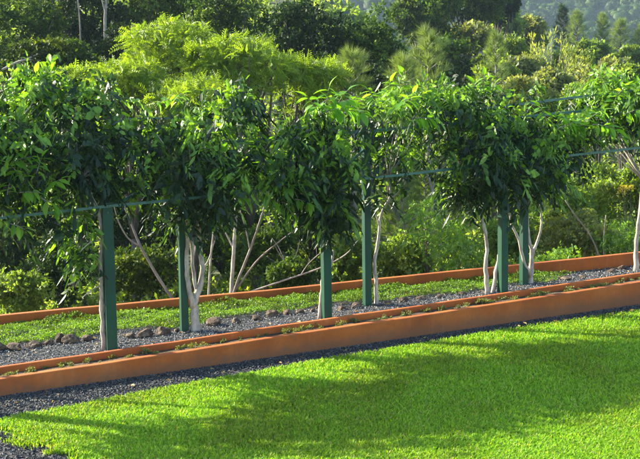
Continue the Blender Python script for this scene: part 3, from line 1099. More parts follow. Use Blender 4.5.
trellis_tree('trained tree with one slim trunk pressed against the left front post', None, 0,
    [[(104, 350, .08, .045), (102, 310, .08, .042), (101, 260, .08, .038), (100, 220, .08, .035), (93, 200, .05, .03), (82, 178, .05, .025)],
     [(101, 230, .08, .02), (92, 240, -.05, .012), (80, 252, -.1, .008)], [(102, 285, .08, .015), (92, 290, -.1, .01), (82, 298, -.15, .006)]],
    [(88, 140, 44, 34, .5, .9, 26, K, 1.2), (75, 178, 42, 24, .2, .7, 20, K, 1.2), (110, 180, 36, 26, .3, .6, 16, K, 1.2), (78, 228, 14, 20, .15, .25, 8, K, .9), (80, 268, 14, 20, .1, .25, 8, K, .8), (95, 106, 30, 16, 1.0, .6, 13, K, 1)],
    [(80, 100, 1.0, 6, .13, .2)], seed=2)
trellis_tree('trained tree with the thickest pale trunk, forked low, by the second post', None, 0,
    [[(195, 332, .58, .095), (195, 315, .58, .085), (195, 300, .58, .07), (202, 275, .6, .05), (200, 245, .6, .045), (197, 215, .6, .04), (190, 190, .5, .035)],
     [(194, 304, .58, .06), (189, 288, .55, .05), (186, 262, .55, .045), (188, 240, .55, .042), (186, 205, .5, .03)],
     [(197, 298, .6, .04), (193, 265, .62, .035), (192, 230, .62, .03), (200, 200, .6, .025)],
     [(203, 272, .62, .02), (212, 250, .65, .014), (216, 232, .65, .01)]],
    [(185, 180, 50, 32, .3, .9, 32, K, 1.25), (160, 138, 42, 24, .7, .9, 24, K, 1.2), (228, 116, 36, 20, .8, .8, 20, K, 1.15), (240, 158, 32, 24, .3, .6, 17, K, 1.1), (195, 213, 36, 18, .4, .6, 18, K, 1.3), (150, 200, 20, 20, .0, .4, 8, K, 1.0), (232, 188, 22, 14, -.55, .25, 7, K, 1.0), (205, 150, 44, 28, .2, .8, 24, K, 1.2)],
    [(160, 102, .9, 9, .15, 1.2), (235, 190, -.3, 8, .2, 2.2), (222, 160, -.3, 7, .17, .2), (262, 168, -.3, 7, .17, .4), (175, 98, 1.0, 8, .15, .9), (205, 150, -.4, 7, .14, -.3), (275, 140, -.2, 6, .14, .3)], seed=3)
trellis_tree('trained tree with twin slender stems just left of the middle front post', None, 0,
    [[(319, 322, .1, .045), (321, 295, .1, .038), (324, 270, .1, .034), (328, 245, .12, .03), (325, 220, .15, .028)],
     [(324, 322, .12, .038), (326, 300, .12, .032), (329, 278, .15, .028), (333, 250, .2, .025)]],
    [(324, 190, 31, 38, .1, .7, 28, K, 1.3), (304, 150, 32, 26, .4, .8, 20, K, 1.15), (327, 216, 17, 20, -.1, .35, 12, K, 1.2), (285, 186, 26, 16, -.55, .25, 9, K, 1.0), (330, 178, 26, 20, -.6, .25, 10, K, 1.1), (282, 182, 22, 20, .1, .5, 11, K, 1.0), (330, 138, 30, 26, .3, .7, 18, K, 1.15), (300, 210, 22, 18, .1, .4, 9, K, 1.0)],
    [(318, 106, -.25, 11, .22, .9), (335, 104, -.3, 11, .24, 1.2), (326, 102, -.2, 10, .22, .2), (345, 110, -.3, 10, .23, 1.6), (316, 108, -.3, 9, .22, -.6), (326, 112, -.35, 10, .22, 1.2), (340, 100, 0, 9, .2, .6), (278, 185, -.4, 9, .2, 1.6), (262, 192, -.4, 9, .2, 2.2), (268, 165, -.3, 7, .16, -.3), (300, 200, -.5, 8, .18, 1.8), (285, 205, -.4, 8, .18, 2.4)], seed=4)
trellis_tree('trained tree with a single slender crooked trunk right of the tall rear post', None, 0,
    [[(377, 309, .62, .048), (376, 285, .62, .042), (375, 260, .62, .038), (379, 238, .62, .034), (381, 215, .62, .03), (390, 196, .62, .022), (388, 178, .6, .02)],
     [(380, 225, .62, .02), (373, 210, .6, .014), (366, 196, .6, .01)], [(389, 200, .62, .018), (400, 190, .6, .012), (408, 178, .6, .01)]],
    [(378, 150, 36, 26, .7, .8, 20, K, 1.0), (386, 182, 30, 24, .6, .5, 11, K, .8), (398, 115, 42, 24, .8, .9, 26, K, 1.2), (354, 156, 20, 24, .6, .4, 8, K, .9), (420, 148, 20, 20, .6, .4, 7, K, .8)],
    [(395, 108, -.2, 11, .22, .9), (415, 118, -.2, 10, .21, 1.5), (375, 100, .2, 9, .19, -.5), (388, 92, .6, 9, .18, .2), (425, 98, .4, 9, .19, .8), (410, 105, 0, 9, .2, .2)], seed=5, young=.35)
trellis_tree('trained tree with two pale stems fanning out left of the right front post', None, 0,
    [[(488, 296, .14, .05), (486, 270, .14, .045), (487, 245, .14, .04), (483, 222, .16, .036), (477, 205, .2, .03)],
     [(492, 296, .16, .046), (496, 272, .16, .04), (500, 250, .18, .036), (500, 225, .2, .03), (498, 205, .2, .028)]],
    [(480, 150, 40, 38, .3, .9, 34, K, 1.35), (462, 112, 44, 24, .8, .9, 26, K, 1.2), (488, 188, 42, 22, .2, .7, 22, K, 1.3), (450, 165, 18, 30, .2, .4, 10, K, 1), (510, 150, 34, 36, .4, .8, 24, K, 1.3), (500, 162, 34, 22, -.55, .25, 12, K, 1.1)],
    [(484, 88, 1.1, 10, .21, .0), (478, 92, 1.1, 8, .19, -.4), (491, 92, 1.1, 8, .19, .4), (440, 104, .8, 8, .15, -.6), (500, 112, .5, 8, .16, .9), (455, 98, 1.1, 7, .14, .4), (432, 122, .3, 8, .17, -.9)], seed=6)
trellis_tree('trained tree with a low forked trunk and crooked left limb at the rear right post', None, 0,
    [[(530, 287, .50, .065), (531, 272, .5, .058), (532, 255, .5, .045), (528, 232, .5, .04), (527, 212, .5, .035), (530, 195, .5, .03)],
     [(530, 274, .48, .045), (524, 262, .45, .036), (519, 240, .42, .032), (512, 225, .4, .026), (509, 205, .4, .02)],
     [(532, 255, .5, .035), (539, 236, .52, .028), (542, 218, .52, .024), (539, 200, .5, .02)]],
    [(545, 160, 34, 28, .4, .8, 22, K, 1.3), (530, 188, 30, 18, .4, .6, 16, K, 1.2), (520, 125, 36, 24, .7, .8, 22, K, 1.2), (526, 104, 26, 14, .6, .5, 12, K, 1.2), (565, 145, 24, 20, .5, .5, 12, K, 1.1), (545, 158, 22, 16, -.5, .25, 8, K, 1.1)],
    [(560, 128, -.3, 10, .21, 1.1), (545, 116, 0, 9, .2, -.5), (572, 126, -.2, 9, .21, 1.4), (530, 108, .8, 8, .15, .6), (500, 118, .3, 7, .15, .0)], seed=7, young=.3)
trellis_tree('trained tree with a pale trunk at the right edge of the photo', None, 0,
    [[(636, 272, .22, .055), (637, 240, .24, .048), (640, 210, .26, .042), (643, 180, .3, .035)]],
    [(625, 112, 42, 26, .6, .9, 32, K, 1.3), (600, 98, 36, 16, .9, .6, 18, K, 1.2), (592, 128, 28, 15, .4, .5, 12, K, 1.1), (675, 130, 40, 40, .4, .8, 20, K, 1.1), (632, 150, 16, 18, .4, .4, 5, K, .7)],
    [(590, 118, -.1, 10, .22, .9), (615, 100, .2, 10, .21, .5), (630, 112, -.2, 10, .21, 1.2), (600, 125, -.3, 10, .22, 1.7), (622, 88, .6, 9, .2, .1), (640, 92, .6, 9, .2, -.2), (610, 128, -.3, 9, .21, 2.1), (580, 130, -.2, 9, .21, -1.0), (568, 122, -.1, 9, .2, -.4)], seed=8, young=.45)

# ------------------------------------------------------------------ BACKGROUND PLANTS
def limbs(base, top_pts, r, rad, first=.35):
    mb = MB()
    c = top_pts.mean(0)
    h = c[2] - base[2]
    fork = np.array([base[0] * .7 + c[0] * .3, base[1] * .7 + c[1] * .3, base[2] + h * first])
    mb.tube(curve_pts([base, (base + fork) / 2 + r.normal(size=3) * .03 * h, fork], 3), np.linspace(rad, rad * .7, 7), 7, .05)
    for q in top_pts:
        m = fork * .45 + q * .55 + np.array([0, 0, .06 * h]) + r.normal(size=3) * .03 * h
        mb.tube(curve_pts([fork, m, q], 3), np.linspace(rad * .45, rad * .08, 7), 5)
    return mb

def plant(kind, label, px, top, wpx, d, name='tree', cat='tree', mat=None, bark='bark_dark', hpx=None, sz=None, dens=1.0, group=None, seed=0, flat=None):
    r = np.random.default_rng(9000 + seed)
    tp = at(px, top, d)
    x, y = tp[0], tp[1]
    gz = float(terr(x, y)) - .1
    H = max(tp[2] - gz, .8)
    R = wpx / F * d / 2
    ch = (hpx / F * d) if hpx else min(H * .8, R * 1.9)       # crown height
    ch = min(ch, H * .97)
    cz = tp[2] - ch / 2
    base = np.array([x, y, gz])
    cen = np.array([x, y, cz])
    RR_ = np.array([R, R * .9, ch / 2])
    pxm = d / F                                            # metres per photo pixel
    if kind == 'broad':
        nc = int(46 * dens); s = sz or 6.5 * pxm
        cc, cr = clumps(cen, RR_, nc, r, .27, .2, flat=flat or .7)
        p, ax, idx = leafcloud(cc, cr, int(46 * dens), r, .35, .7)
        v, f, rn = place(p, ax, r.uniform(.7, 1.2, len(p)) * s, 'sprig', r, base_rnd=r.random(nc)[idx] * .6 + r.random(len(idx)) * .4)
        mb = limbs(base, cc[:14], r, max(.06, H * .022))
    elif kind == 'feather':
        nc = int(40 * dens); s = sz or 10 * pxm
        cc, cr = clumps(cen, RR_, nc, r, .3, .3, flat=.5)
        p, ax, idx = leafcloud(cc, cr, int(26 * dens), r, .5, .5)
        ax[:, 2] = ax[:, 2] * .6 + .15
        v, f, rn = place(p, ax, r.uniform(.8, 1.3, len(p)) * s, 'fern', r, sag=.3, base_rnd=r.random(nc)[idx] * .6 + r.random(len(idx)) * .4)
        mb = limbs(base, cc[:14], r, max(.05, H * .02))
    elif kind == 'pine':
        mb = MB()
        mb.tube([base, base + (tp - base) * .5, tp + np.array([0, 0, -.1])], [max(.06, H * .02), H * .012, .01], 7)
        pts, axs = [], []
        z0 = tp[2] - ch
        n = int(26 * dens)
        for i in range(n):
            t = (i + .5) / n
            zz = z0 + ch * t
            L = R * (1 - t) ** .7 * r.uniform(.8, 1.15) + .05
            a = i * 2.4 + r.uniform(-.4, .4)
            dd = np.array([cos(a), sin(a), .35 + .6 * t])
            p0 = np.array([x, y, zz])
            tip = p0 + dd * L
            mb.tube([p0, p0 + dd * L * .5 + np.array([0, 0, -.04 * L]), tip], [.03 * R + .008, .015 * R + .005, .004], 4)
            for k in range(7):
                q = p0 + dd * L * (.3 + .7 * k / 6) + r.normal(size=3) * .06 * R
                pts.append(q); axs.append(dd + np.array([0, 0, .4]) + r.normal(size=3) * .35)
        pts.append(tp - np.array([0, 0, .1])); axs.append(np.array([0, 0, 1.]))
        pts = np.array(pts); axs = np.array(axs)
        v, f, rn = place(pts, axs, r.uniform(.8, 1.2, len(pts)) * (sz or max(9 * pxm, R * .45)), 'needles', r, base_rnd=r.random(len(pts)))
    elif kind == 'bush':
        nc = int(22 * dens); s = sz or 7 * pxm
        cc, cr = clumps(cen, RR_, nc, r, .38, .25, flat=.85)
        p, ax, idx = leafcloud(cc, cr, int(40 * dens), r, .35, .7)
        v, f, rn = place(p, ax, r.uniform(.7, 1.2, len(p)) * s, 'sprig', r, base_rnd=r.random(nc)[idx] * .5 + r.random(len(idx)) * .5)
        mb = limbs(base, cc[:10], r, max(.025, H * .015), .15)
    elif kind == 'leafy':
        nc = int(20 * dens); s = sz or 9 * pxm
        cc, cr = clumps(cen, RR_, nc, r, .38, .25, flat=.85)
        p, ax, idx = leafcloud(cc, cr, int(14 * dens), r, .35, .6)
        v, f, rn = place(p, ax, r.uniform(.7, 1.2, len(p)) * s, 'droopy', r, sag=.5, base_rnd=r.random(nc)[idx] * .5 + r.random(len(idx)) * .5)
        mb = limbs(base, cc[:10], r, max(.025, H * .015), .15)
    elif kind == 'plume':
        n = int(70 * dens)
        mb = MB()
        pts, axs = [], []
        for i in range(n):
            a = r.uniform(0, 2 * pi); sp = sqrt(r.random())
            tip = base + np.array([cos(a) * R * sp, sin(a) * R * sp * .8, (H * (1 - .35 * sp ** 2)) * r.uniform(.75, 1.03)])
            b0 = base + np.array([cos(a), sin(a), 0]) * R * .25 * sp
            c_ = curve_pts([b0, (b0 + tip) / 2 + np.array([0, 0, H * .12 * sp]), tip], 3)
            mb.tube(c_, [.012 * H * .3] * 6 + [.004], 3)
            for k in range(14):
                t = .25 + .75 * k / 13
                q = c_[min(6, int(t * 6))] * (1 - (t * 6) % 1) + c_[min(6, int(t * 6) + 1)] * ((t * 6) % 1)
                pts.append(q + r.normal(size=3) * .04 * R); axs.append((tip - b0) / H + np.array([cos(a) * .3, sin(a) * .3, .3]) + r.normal(size=3) * .3)
        pts = np.array(pts); axs = np.array(axs)
        v, f, rn = place(pts, axs, r.uniform(.7, 1.2, len(pts)) * (sz or 9 * pxm), 'narrow', r, sag=.2, base_rnd=r.random(len(pts)))
    me = np_mesh('crown', v, f, M[mat], rn)
    return mk_tree(name, base, mb, me, bark, label, cat, group)

# kind, label, px, top py, width px, depth, extras
BG = [
 # dark forest, upper left
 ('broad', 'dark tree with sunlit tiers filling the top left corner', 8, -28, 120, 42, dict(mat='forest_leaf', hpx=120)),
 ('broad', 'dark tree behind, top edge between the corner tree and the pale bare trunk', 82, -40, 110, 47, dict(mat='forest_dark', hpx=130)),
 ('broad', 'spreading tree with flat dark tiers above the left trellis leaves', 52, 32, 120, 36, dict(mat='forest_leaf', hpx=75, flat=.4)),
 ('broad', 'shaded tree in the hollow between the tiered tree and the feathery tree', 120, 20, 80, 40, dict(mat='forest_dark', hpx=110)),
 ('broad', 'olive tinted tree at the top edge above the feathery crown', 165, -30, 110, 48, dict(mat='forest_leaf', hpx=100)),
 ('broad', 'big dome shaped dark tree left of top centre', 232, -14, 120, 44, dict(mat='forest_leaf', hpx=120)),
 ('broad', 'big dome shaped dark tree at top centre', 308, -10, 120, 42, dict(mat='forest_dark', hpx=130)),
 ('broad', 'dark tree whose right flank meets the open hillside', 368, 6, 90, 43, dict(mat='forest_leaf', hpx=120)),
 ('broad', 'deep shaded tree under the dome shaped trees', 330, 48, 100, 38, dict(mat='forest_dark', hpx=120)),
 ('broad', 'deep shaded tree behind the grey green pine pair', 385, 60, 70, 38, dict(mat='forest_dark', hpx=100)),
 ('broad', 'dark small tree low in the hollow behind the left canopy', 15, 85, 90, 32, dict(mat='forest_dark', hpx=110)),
 ('broad', 'dark tall tree cutting the far hill, top right of centre', 470, -30, 80, 85, dict(mat='forest_leaf', hpx=62)),
 ('broad', 'dark tree left of the one that cuts the far hill', 425, -25, 70, 75, dict(mat='forest_leaf', hpx=85)),
 ('broad', 'dark tree rising right against the misty far hill', 500, -15, 40, 92, dict(mat='forest_dark', hpx=38)),
 # feathery bright trees
 ('feather', 'bright feathery tree, highest of the light green crowns', 172, 22, 112, 29, dict(mat='feather_leaf', hpx=70, dens=1.15)),
 ('feather', 'bright feathery tree right of the highest light green crown', 245, 36, 120, 28, dict(mat='feather_leaf', hpx=64, dens=1.15)),
 ('feather', 'feathery tree with fronds in front of the dark hollow', 128, 60, 80, 26, dict(mat='feather_leaf', hpx=50)),
 ('feather', 'feathery tree low behind the thick trunked tree canopy', 195, 75, 110, 25, dict(mat='feather_leaf', hpx=60)),
 ('feather', 'feathery tree beside the soft grey green pine', 308, 58, 84, 29, dict(mat='feather_leaf', hpx=60)),
 ('feather', 'small feathery tree far left above the canopy', 78, 70, 60, 27, dict(mat='feather_leaf', hpx=40)),
 # pines
 ('pine', 'soft grey green young pine left of the dark gap', 352, 58, 54, 30, dict(mat='pine_leaf', hpx=70, bark='bark_grey')),
 ('pine', 'tallest young pine, right of the dark gap', 428, 36, 56, 33, dict(mat='pine_leaf', hpx=95, bark='bark_grey')),
 ('pine', 'shorter young pine leaning on the left of the tallest pine', 404, 62, 50, 31, dict(mat='pine_leaf', hpx=70, bark='bark_grey')),
 ('pine', 'young pine behind the right trained canopy', 496, 38, 38, 42, dict(mat='pine_leaf', hpx=70, bark='bark_grey')),
 ('pine', 'young pine seen under the canopy right of the crooked trunk', 402, 165, 60, 26, dict(mat='pine_leaf', hpx=90, bark='bark_grey')),
 ('pine', 'young pine deep under the canopy right of the tall post', 425, 172, 50, 27, dict(mat='pine_leaf', hpx=80, bark='bark_grey')),
 # hillside right
 ('plume', 'yellow green thicket of thin stems in the middle of the hillside', 548, 34, 92, 66, dict(mat='yellow_leaf', dens=1.5, name='shrub', cat='shrub', bark='bark_grey')),
 ('pine', 'dark pointed conifer standing up to the misty hill', 563, 8, 18, 120, dict(mat='forest_dark', hpx=44, sz=.62, dens=1.5)),
 ('pine', 'broad pale conifer just right of the dark pointed one', 577, 14, 26, 118, dict(mat='pine_leaf', hpx=40, sz=.62, dens=1.5)),
 ('pine', 'conifer with a thin tip near the right of the ridge', 603, 16, 22, 118, dict(mat='pine_leaf', hpx=44, sz=.62, dens=1.5)),
 ('pine', 'stout conifer next to last on the ridge', 621, 22, 28, 115, dict(mat='pine_leaf', hpx=40, sz=.62, dens=1.5)),
 ('pine', 'conifer cut off by the right edge on the ridge', 642, 28, 26, 115, dict(mat='pine_leaf', hpx=40, sz=.62, dens=1.5)),
 ('broad', 'round green tree on the ridge left of the conifers', 505, 8, 36, 105, dict(mat='bush_leaf', hpx=36)),
 ('broad', 'pale green tree on the ridge under the misty hill', 530, 18, 32, 110, dict(mat='olive_leaf', hpx=30)),
 ('broad', 'green round tree between the thicket and the ridge conifers', 592, 42, 34, 95, dict(mat='bush_leaf', hpx=30)),
 ('broad', 'green round tree at right below the ridge conifers', 628, 48, 40, 90, dict(mat='bush_leaf', hpx=34)),
 ('bush', 'dense green bush left of the thicket on the hillside', 445, 32, 66, 60, dict(mat='forest_leaf', hpx=60, name='shrub', cat='shrub')),
 ('bush', 'bright green bush on the slope above the tallest trained canopy', 510, 40, 40, 68, dict(mat='bush_leaf', hpx=34, name='shrub', cat='shrub')),
 ('bush', 'dark green bush against the left foot of the thicket', 484, 56, 40, 62, dict(mat='forest_leaf', hpx=40, name='shrub', cat='shrub')),
 ('bush', 'grey olive shrub in front of the thicket', 545, 72, 60, 56, dict(mat='olive_leaf', hpx=30, name='shrub', cat='shrub')),
 ('bush', 'olive shrub with mixed twigs at middle right of the slope', 585, 66, 56, 58, dict(mat='olive_leaf', hpx=34, name='shrub', cat='shrub')),
 ('bush', 'light green shrub at the right edge of the slope', 630, 64, 52, 56, dict(mat='bush_leaf', hpx=34, name='shrub', cat='shrub')),
 ('bush', 'pinkish olive shrub just under the ridge trees', 470, 24, 50, 78, dict(mat='olive_leaf', hpx=30, name='shrub', cat='shrub')),
 ('bush', 'shrub of mixed olive leaves behind the right canopy', 520, 78, 60, 46, dict(mat='olive_leaf', hpx=40, name='shrub', cat='shrub')),
 ('bush', 'green shrub just above the bright right canopy', 575, 86, 60, 44, dict(mat='bush_leaf', hpx=44, name='shrub', cat='shrub')),
 ('bush', 'wide green shrub above the canopy at the right edge', 628, 84, 60, 42, dict(mat='bush_leaf', hpx=44, name='shrub', cat='shrub')),

 ('bush', 'olive shrub directly above the tallest trained canopy', 495, 66, 46, 52, dict(mat='bush_leaf', hpx=34, name='shrub', cat='shrub')),
 ('bush', 'pale twiggy shrub on the slope right of the young pine', 522, 58, 44, 60, dict(mat='olive_leaf', hpx=26, name='shrub', cat='shrub')),
 ('bush', 'pale shrub between the thicket and the round green tree', 572, 52, 40, 72, dict(mat='bush_leaf', hpx=24, name='shrub', cat='shrub')),
 ('bush', 'pale olive shrub at the right edge under the round tree', 612, 62, 44, 64, dict(mat='olive_leaf', hpx=26, name='shrub', cat='shrub')),
 ('bush', 'grey olive shrub in the middle of the slope above the bright canopy', 600, 76, 50, 50, dict(mat='olive_leaf', hpx=30, name='shrub', cat='shrub')),
 ('leafy', 'glossy dark shrub behind the pale upper rail', 540, 88, 60, 36, dict(mat='forest_leaf', hpx=44, name='shrub', cat='shrub')),
 ('bush', 'yellow tinted bush low on the slope at the left foot of the thicket', 500, 58, 30, 62, dict(mat='bush_leaf', hpx=22, name='shrub', cat='shrub')),
 # behind the rear wall, seen under the trellis
 ('bush', 'sunlit light green bush at the far left behind the rear wall', 18, 272, 60, 21.5, dict(mat='bush_leaf', hpx=44, name='bush', cat='bush')),
 ('bush', 'dark bush behind the left front post', 60, 238, 70, 24, dict(mat='forest_dark', hpx=70, name='bush', cat='bush')),
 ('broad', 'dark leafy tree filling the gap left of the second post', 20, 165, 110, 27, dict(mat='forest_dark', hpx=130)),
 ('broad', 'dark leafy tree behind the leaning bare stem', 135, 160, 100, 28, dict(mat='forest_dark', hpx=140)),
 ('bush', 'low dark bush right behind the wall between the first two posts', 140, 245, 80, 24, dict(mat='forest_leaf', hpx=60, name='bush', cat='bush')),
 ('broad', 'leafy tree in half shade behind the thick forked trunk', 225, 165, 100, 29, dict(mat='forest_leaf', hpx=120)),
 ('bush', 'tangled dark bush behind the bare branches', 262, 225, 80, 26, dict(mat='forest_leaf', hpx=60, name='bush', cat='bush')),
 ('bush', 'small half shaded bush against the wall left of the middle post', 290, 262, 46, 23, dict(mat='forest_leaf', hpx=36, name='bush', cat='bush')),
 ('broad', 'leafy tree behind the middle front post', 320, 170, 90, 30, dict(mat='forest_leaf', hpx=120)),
 ('bush', 'sunlit bush behind the foot of the tall rear post', 352, 230, 56, 25, dict(mat='bush_leaf', hpx=56, name='bush', cat='bush')),
 ('leafy', 'bright green broad leaved bush right of the crooked trunk', 432, 205, 70, 24, dict(mat='mid_leaf', hpx=70, name='bush', cat='bush')),
 ('leafy', 'bright green broad leaved bush left of the fanned pale stems', 455, 232, 60, 23.5, dict(mat='mid_leaf', hpx=50, name='bush', cat='bush')),
 ('bush', 'yellowish bush between the tall post and the bright bushes', 405, 238, 54, 24.5, dict(mat='bush_leaf', hpx=50, name='bush', cat='bush')),
 ('bush', 'green bush tucked behind the right front post', 510, 215, 66, 26, dict(mat='bush_leaf', hpx=70, name='bush', cat='bush')),
 ('bush', 'pale olive bush with bare twigs right of the forked trunk', 578, 212, 84, 24.5, dict(mat='olive_leaf', hpx=62, name='bush', cat='bush', bark='bark_grey')),
 ('leafy', 'broad leaved green bush low against the wall at right', 560, 250, 60, 22.8, dict(mat='mid_leaf', hpx=36, name='bush', cat='bush')),
 ('leafy', 'broad leaved green bush beside the trunk at the right edge', 622, 225, 60, 23.8, dict(mat='mid_leaf', hpx=50, name='bush', cat='bush')),
 ('bush', 'large light green bush in the upper gap at right', 600, 165, 80, 30, dict(mat='bush_leaf', hpx=64, name='bush', cat='bush')),
 ('bush', 'light green bush under the uppermost rail at the right edge', 645, 160, 60, 29, dict(mat='bush_leaf', hpx=70, name='bush', cat='bush')),
 ('bush', 'green bush in the gap between the two right forks', 560, 190, 60, 28, dict(mat='bush_leaf', hpx=60, name='bush', cat='bush')),
 ('bush', 'olive green bush seen between the middle and right canopies', 440, 168, 60, 32, dict(mat='bush_leaf', hpx=56, name='bush', cat='bush')),
 # trees standing outside the frame that shade the garden
 ('broad', 'tall dark tree standing left outside the photo', -190, -60, 200, 33, dict(mat='forest_leaf', hpx=230)),
 ('broad', 'tall dark tree at left just outside the photo above the bushes', -90, -10, 120, 38, dict(mat='forest_dark', hpx=160)),
 ('bush', 'green bush at the right just outside the photo', 700, 130, 90, 30, dict(mat='bush_leaf', hpx=90, name='bush', cat='bush')),
 ('broad', 'green tree at the right just outside the photo', 720, 30, 100, 48, dict(mat='bush_leaf', hpx=90)),
]
for i, (kd, lb, px_, tp_, w_, d_, kw) in enumerate(BG):
    plant(kd, lb, px_, tp_, w_, d_, seed=i, **kw)

# orange flowering shrub
plant('bush', 'small shrub with yellow leaves on the right slope', 627, 186, 26, 27, name='bush', cat='bush', mat='orange_leaf', hpx=12, seed=300, dens=.22, sz=.09)

# bare stems and branches behind the wall
def bare(label, strands, d, bark='bark_grey', name='bare_tree'):
    mb = MB()
    for st in strands:
        pts = [at(a, b, d + (e[0] if e else 0)) for a, b, rr_, *e in st]
        cp = curve_pts(pts, 4)
        rad = np.interp(np.linspace(0, len(st) - 1, len(cp)), range(len(st)), [q[2] for q in st])
        mb.tube(cp, rad * .72, 7, .12)
    p0 = at(strands[0][0][0], strands[0][0][1], d)
    return mk_tree('bare_tree', p0, mb, None, bark, label, 'tree')
bare('thin bare stem leaning left with a fork, behind the first post', [[(182, 312, .05), (160, 280, .045), (140, 245, .04), (128, 215, .03), (121, 200, .025)], [(141, 247, .03), (128, 238, .025), (118, 220, .02), (113, 200, .014)]], 21.8)
bare('straight pale bare trunk between the forked trunk and the middle post', [[(230, 310, .07), (232, 280, .065), (234, 245, .06), (236, 205, .05), (234, 170, .035)], [(234, 250, .03), (222, 225, .02), (214, 205, .014)]], 23, 'bark_pale')
bare('pair of slanting bare stems rising right of the straight pale trunk', [[(230, 305, .05), (238, 280, .045), (250, 250, .04), (262, 215, .03), (268, 190, .02)], [(236, 290, .035), (256, 262, .03), (275, 245, .022), (292, 232, .014)], [(250, 250, .025), (246, 230, .018), (240, 210, .01)], [(275, 246, .014), (282, 258, .01), (290, 266, .007)]], 22.6)
bare('thin grey stem right beside the thick forked trunk', [[(208, 312, .04), (209, 285, .036), (211, 255, .03), (214, 225, .022)]], 22.4, 'bark_pale')
bare('long low bare branch sloping behind the twin stems', [[(250, 292, .03), (285, 280, .028), (320, 268, .022), (345, 255, .016), (358, 240, .01)], [(300, 276, .015), (310, 262, .01), (330, 245, .007)]], 22.5, 'bark_pale')
bare('fine bare twigs of a leafless bush right of the straight trunk', [[(288, 300, .025), (287, 270, .02), (280, 250, .014), (272, 238, .008)], [(287, 275, .014), (296, 255, .01), (300, 240, .006)], [(284, 262, .01), (276, 262, .007), (266, 256, .005)]], 23.2)
bare('short forked brown trunk seen beyond the crooked trunk', [[(431, 240, .06), (432, 215, .055), (432, 190, .05), (426, 172, .03), (420, 165, .02)], [(432, 192, .035), (437, 172, .025), (438, 160, .015)]], 26, 'bark_grey')
bare('leaning bare limb on the pale olive bush', [[(602, 262, .03), (590, 235, .025), (575, 215, .02), (565, 200, .012)], [(604, 262, .03), (604, 235, .022), (606, 215, .014)]], 23.6, 'bark_grey')
bare('tall grey trunk rising through the forest at the top edge', [[(106, 60, .10), (105, 20, .09), (107, -10, .08), (110, -40, .06)], [(106, 16, .05), (102, 0, .04), (97, -20, .03)]], 42, 'bark_grey')
bare('thin grey trunk at the top edge left of the tall bare one', [[(81, 60, .05), (80, 25, .045), (78, 0, .04), (76, -30, .03)]], 44, 'bark_grey')
bare('pale low limb stretching in the dark tiered tree', [[(2, 70, .06), (15, 63, .055), (30, 58, .045), (42, 52, .03)], [(20, 61, .03), (33, 60, .02), (40, 62, .012)]], 35, 'bark_pale')

# undergrowth over the hillside: one mass of leaves
N = 19000
d_ = 21.5 * (130 / 21.5) ** rng.random(N)
k_ = rng.uniform(-.42, .44, N)
X = k_ * d_; Y = d_
hs = np.clip(.5 + .5 * np.sin(X * 1.3 + np.sin(Y)) * np.sin(Y * 1.1 - X * .4), 0, 1)
# keep clear of the bed
s_off = (X - RW0[0]) * rwn[0] + (Y - RW0[1]) * rwn[1]
kk = s_off > .55
X, Y, d_, hs = X[kk], Y[kk], d_[kk], hs[kk]
Z = terr(X, Y) + hs * .8 * rng.random(len(X)) * np.clip(s_off[kk] / 3, .3, 1.4) + .1
v, f, rn = place(np.stack([X, Y, Z], 1), rdir(len(X), rng, .8), np.maximum(.16, .008 * d_) * rng.uniform(.8, 1.5, len(X)), 'sprig', rng)
tag(mobj('undergrowth', np_mesh('undergrowth', v, f, M['bush_leaf'], rn)), 'tangled green undergrowth covering the slope behind the garden', kind='stuff')

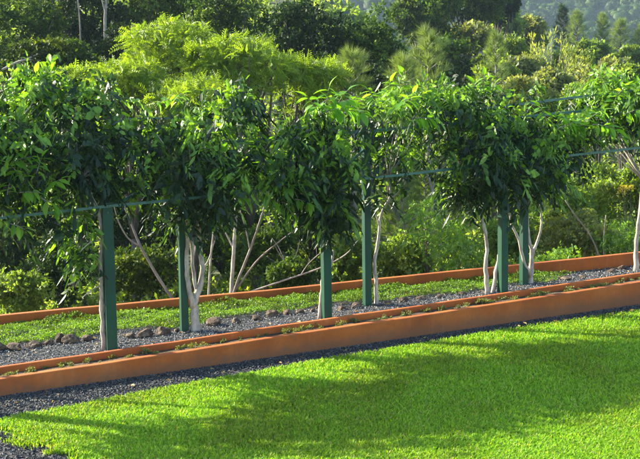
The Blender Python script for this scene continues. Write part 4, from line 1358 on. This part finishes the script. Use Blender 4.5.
# distant wooded hill: crowns too far to tell apart, one mass of lumpy crowns with loose leaves
import bmesh
def lumps(n_var):
    out = []
    from mathutils import noise as mn
    for i in range(n_var):
        bm = bmesh.new()
        bmesh.ops.create_icosphere(bm, subdivisions=2, radius=1)
        for q in bm.verts:
            q.co *= .85 + .5 * mn.noise(q.co * 1.6 + Vector((i * 7, 0, 0))) + .18 * mn.noise(q.co * 4 + Vector((i * 7, 5, 0)))
        out.append((np.array([q.co[:] for q in bm.verts]), np.array([[w.index for w in f.verts] for f in bm.faces])))
        bm.free()
    return out
T['lump'] = lumps(4)
N = 3000
Y = rng.uniform(360, 720, N); X = (rng.uniform(.05, .42, N)) * Y
Z = terr(X, Y)
pts = np.stack([X, Y, Z + 2], 1)
r_ = rng.uniform(2.0, 6.0, N)
v1, f1, rn1 = place(pts, rdir(N, rng, 1.5), r_, 'lump', rng, base_rnd=rng.random(N) * .6, spread_rnd=.3)
cr = np.stack([r_, r_, r_ * .9], 1)
p, ax, idx = leafcloud(pts, cr, 8, rng, .4, .1)
v, f, rn = place(p, ax, rng.uniform(1.4, 2.6, len(p)), 'sprig', rng, base_rnd=rng.random(N)[idx] * .8 + .2 * rng.random(len(idx)))
tag(mobj('distant_forest', np_mesh('distant_forest', np.concatenate([v1, v]), np.concatenate([f1, f + len(v1)]), M['forest_leaf'], np.concatenate([rn1, rn]), smooth=True)), 'misty wooded hillside far away at the upper right', kind='stuff')

# ------------------------------------------------------------------ haze: one closed box of even air
hm = bpy.data.materials.new('haze_air')
hm.use_nodes = True
ht = hm.node_tree
ht.nodes.remove(ht.nodes['Principled BSDF'])
pv = ht.nodes.new('ShaderNodeVolumePrincipled')
pv.inputs['Color'].default_value = (.58, .80, 1, 1)
pv.inputs['Density'].default_value = .00019
pv.inputs['Anisotropy'].default_value = .2
ht.links.new(pv.outputs[0], ht.nodes['Material Output'].inputs['Volume'])
mb = MB()
x0, x1, y0, y1, z0, z1 = -750, 950, -60, 1450, -5, 185
mb.prism([(x0, y0, z0), (x1, y0, z0), (x1, y1, z0), (x0, y1, z0)], [(x0, y0, z1), (x1, y0, z1), (x1, y1, z1), (x0, y1, z1)])
hz = mb.build('haze', hm)
tag(hz, 'thin bluish air over the valley', kind='stuff')
print('tris', sum(len(o.data.loops) - 2 * len(o.data.polygons) for o in SC.objects if o.type == 'MESH'))
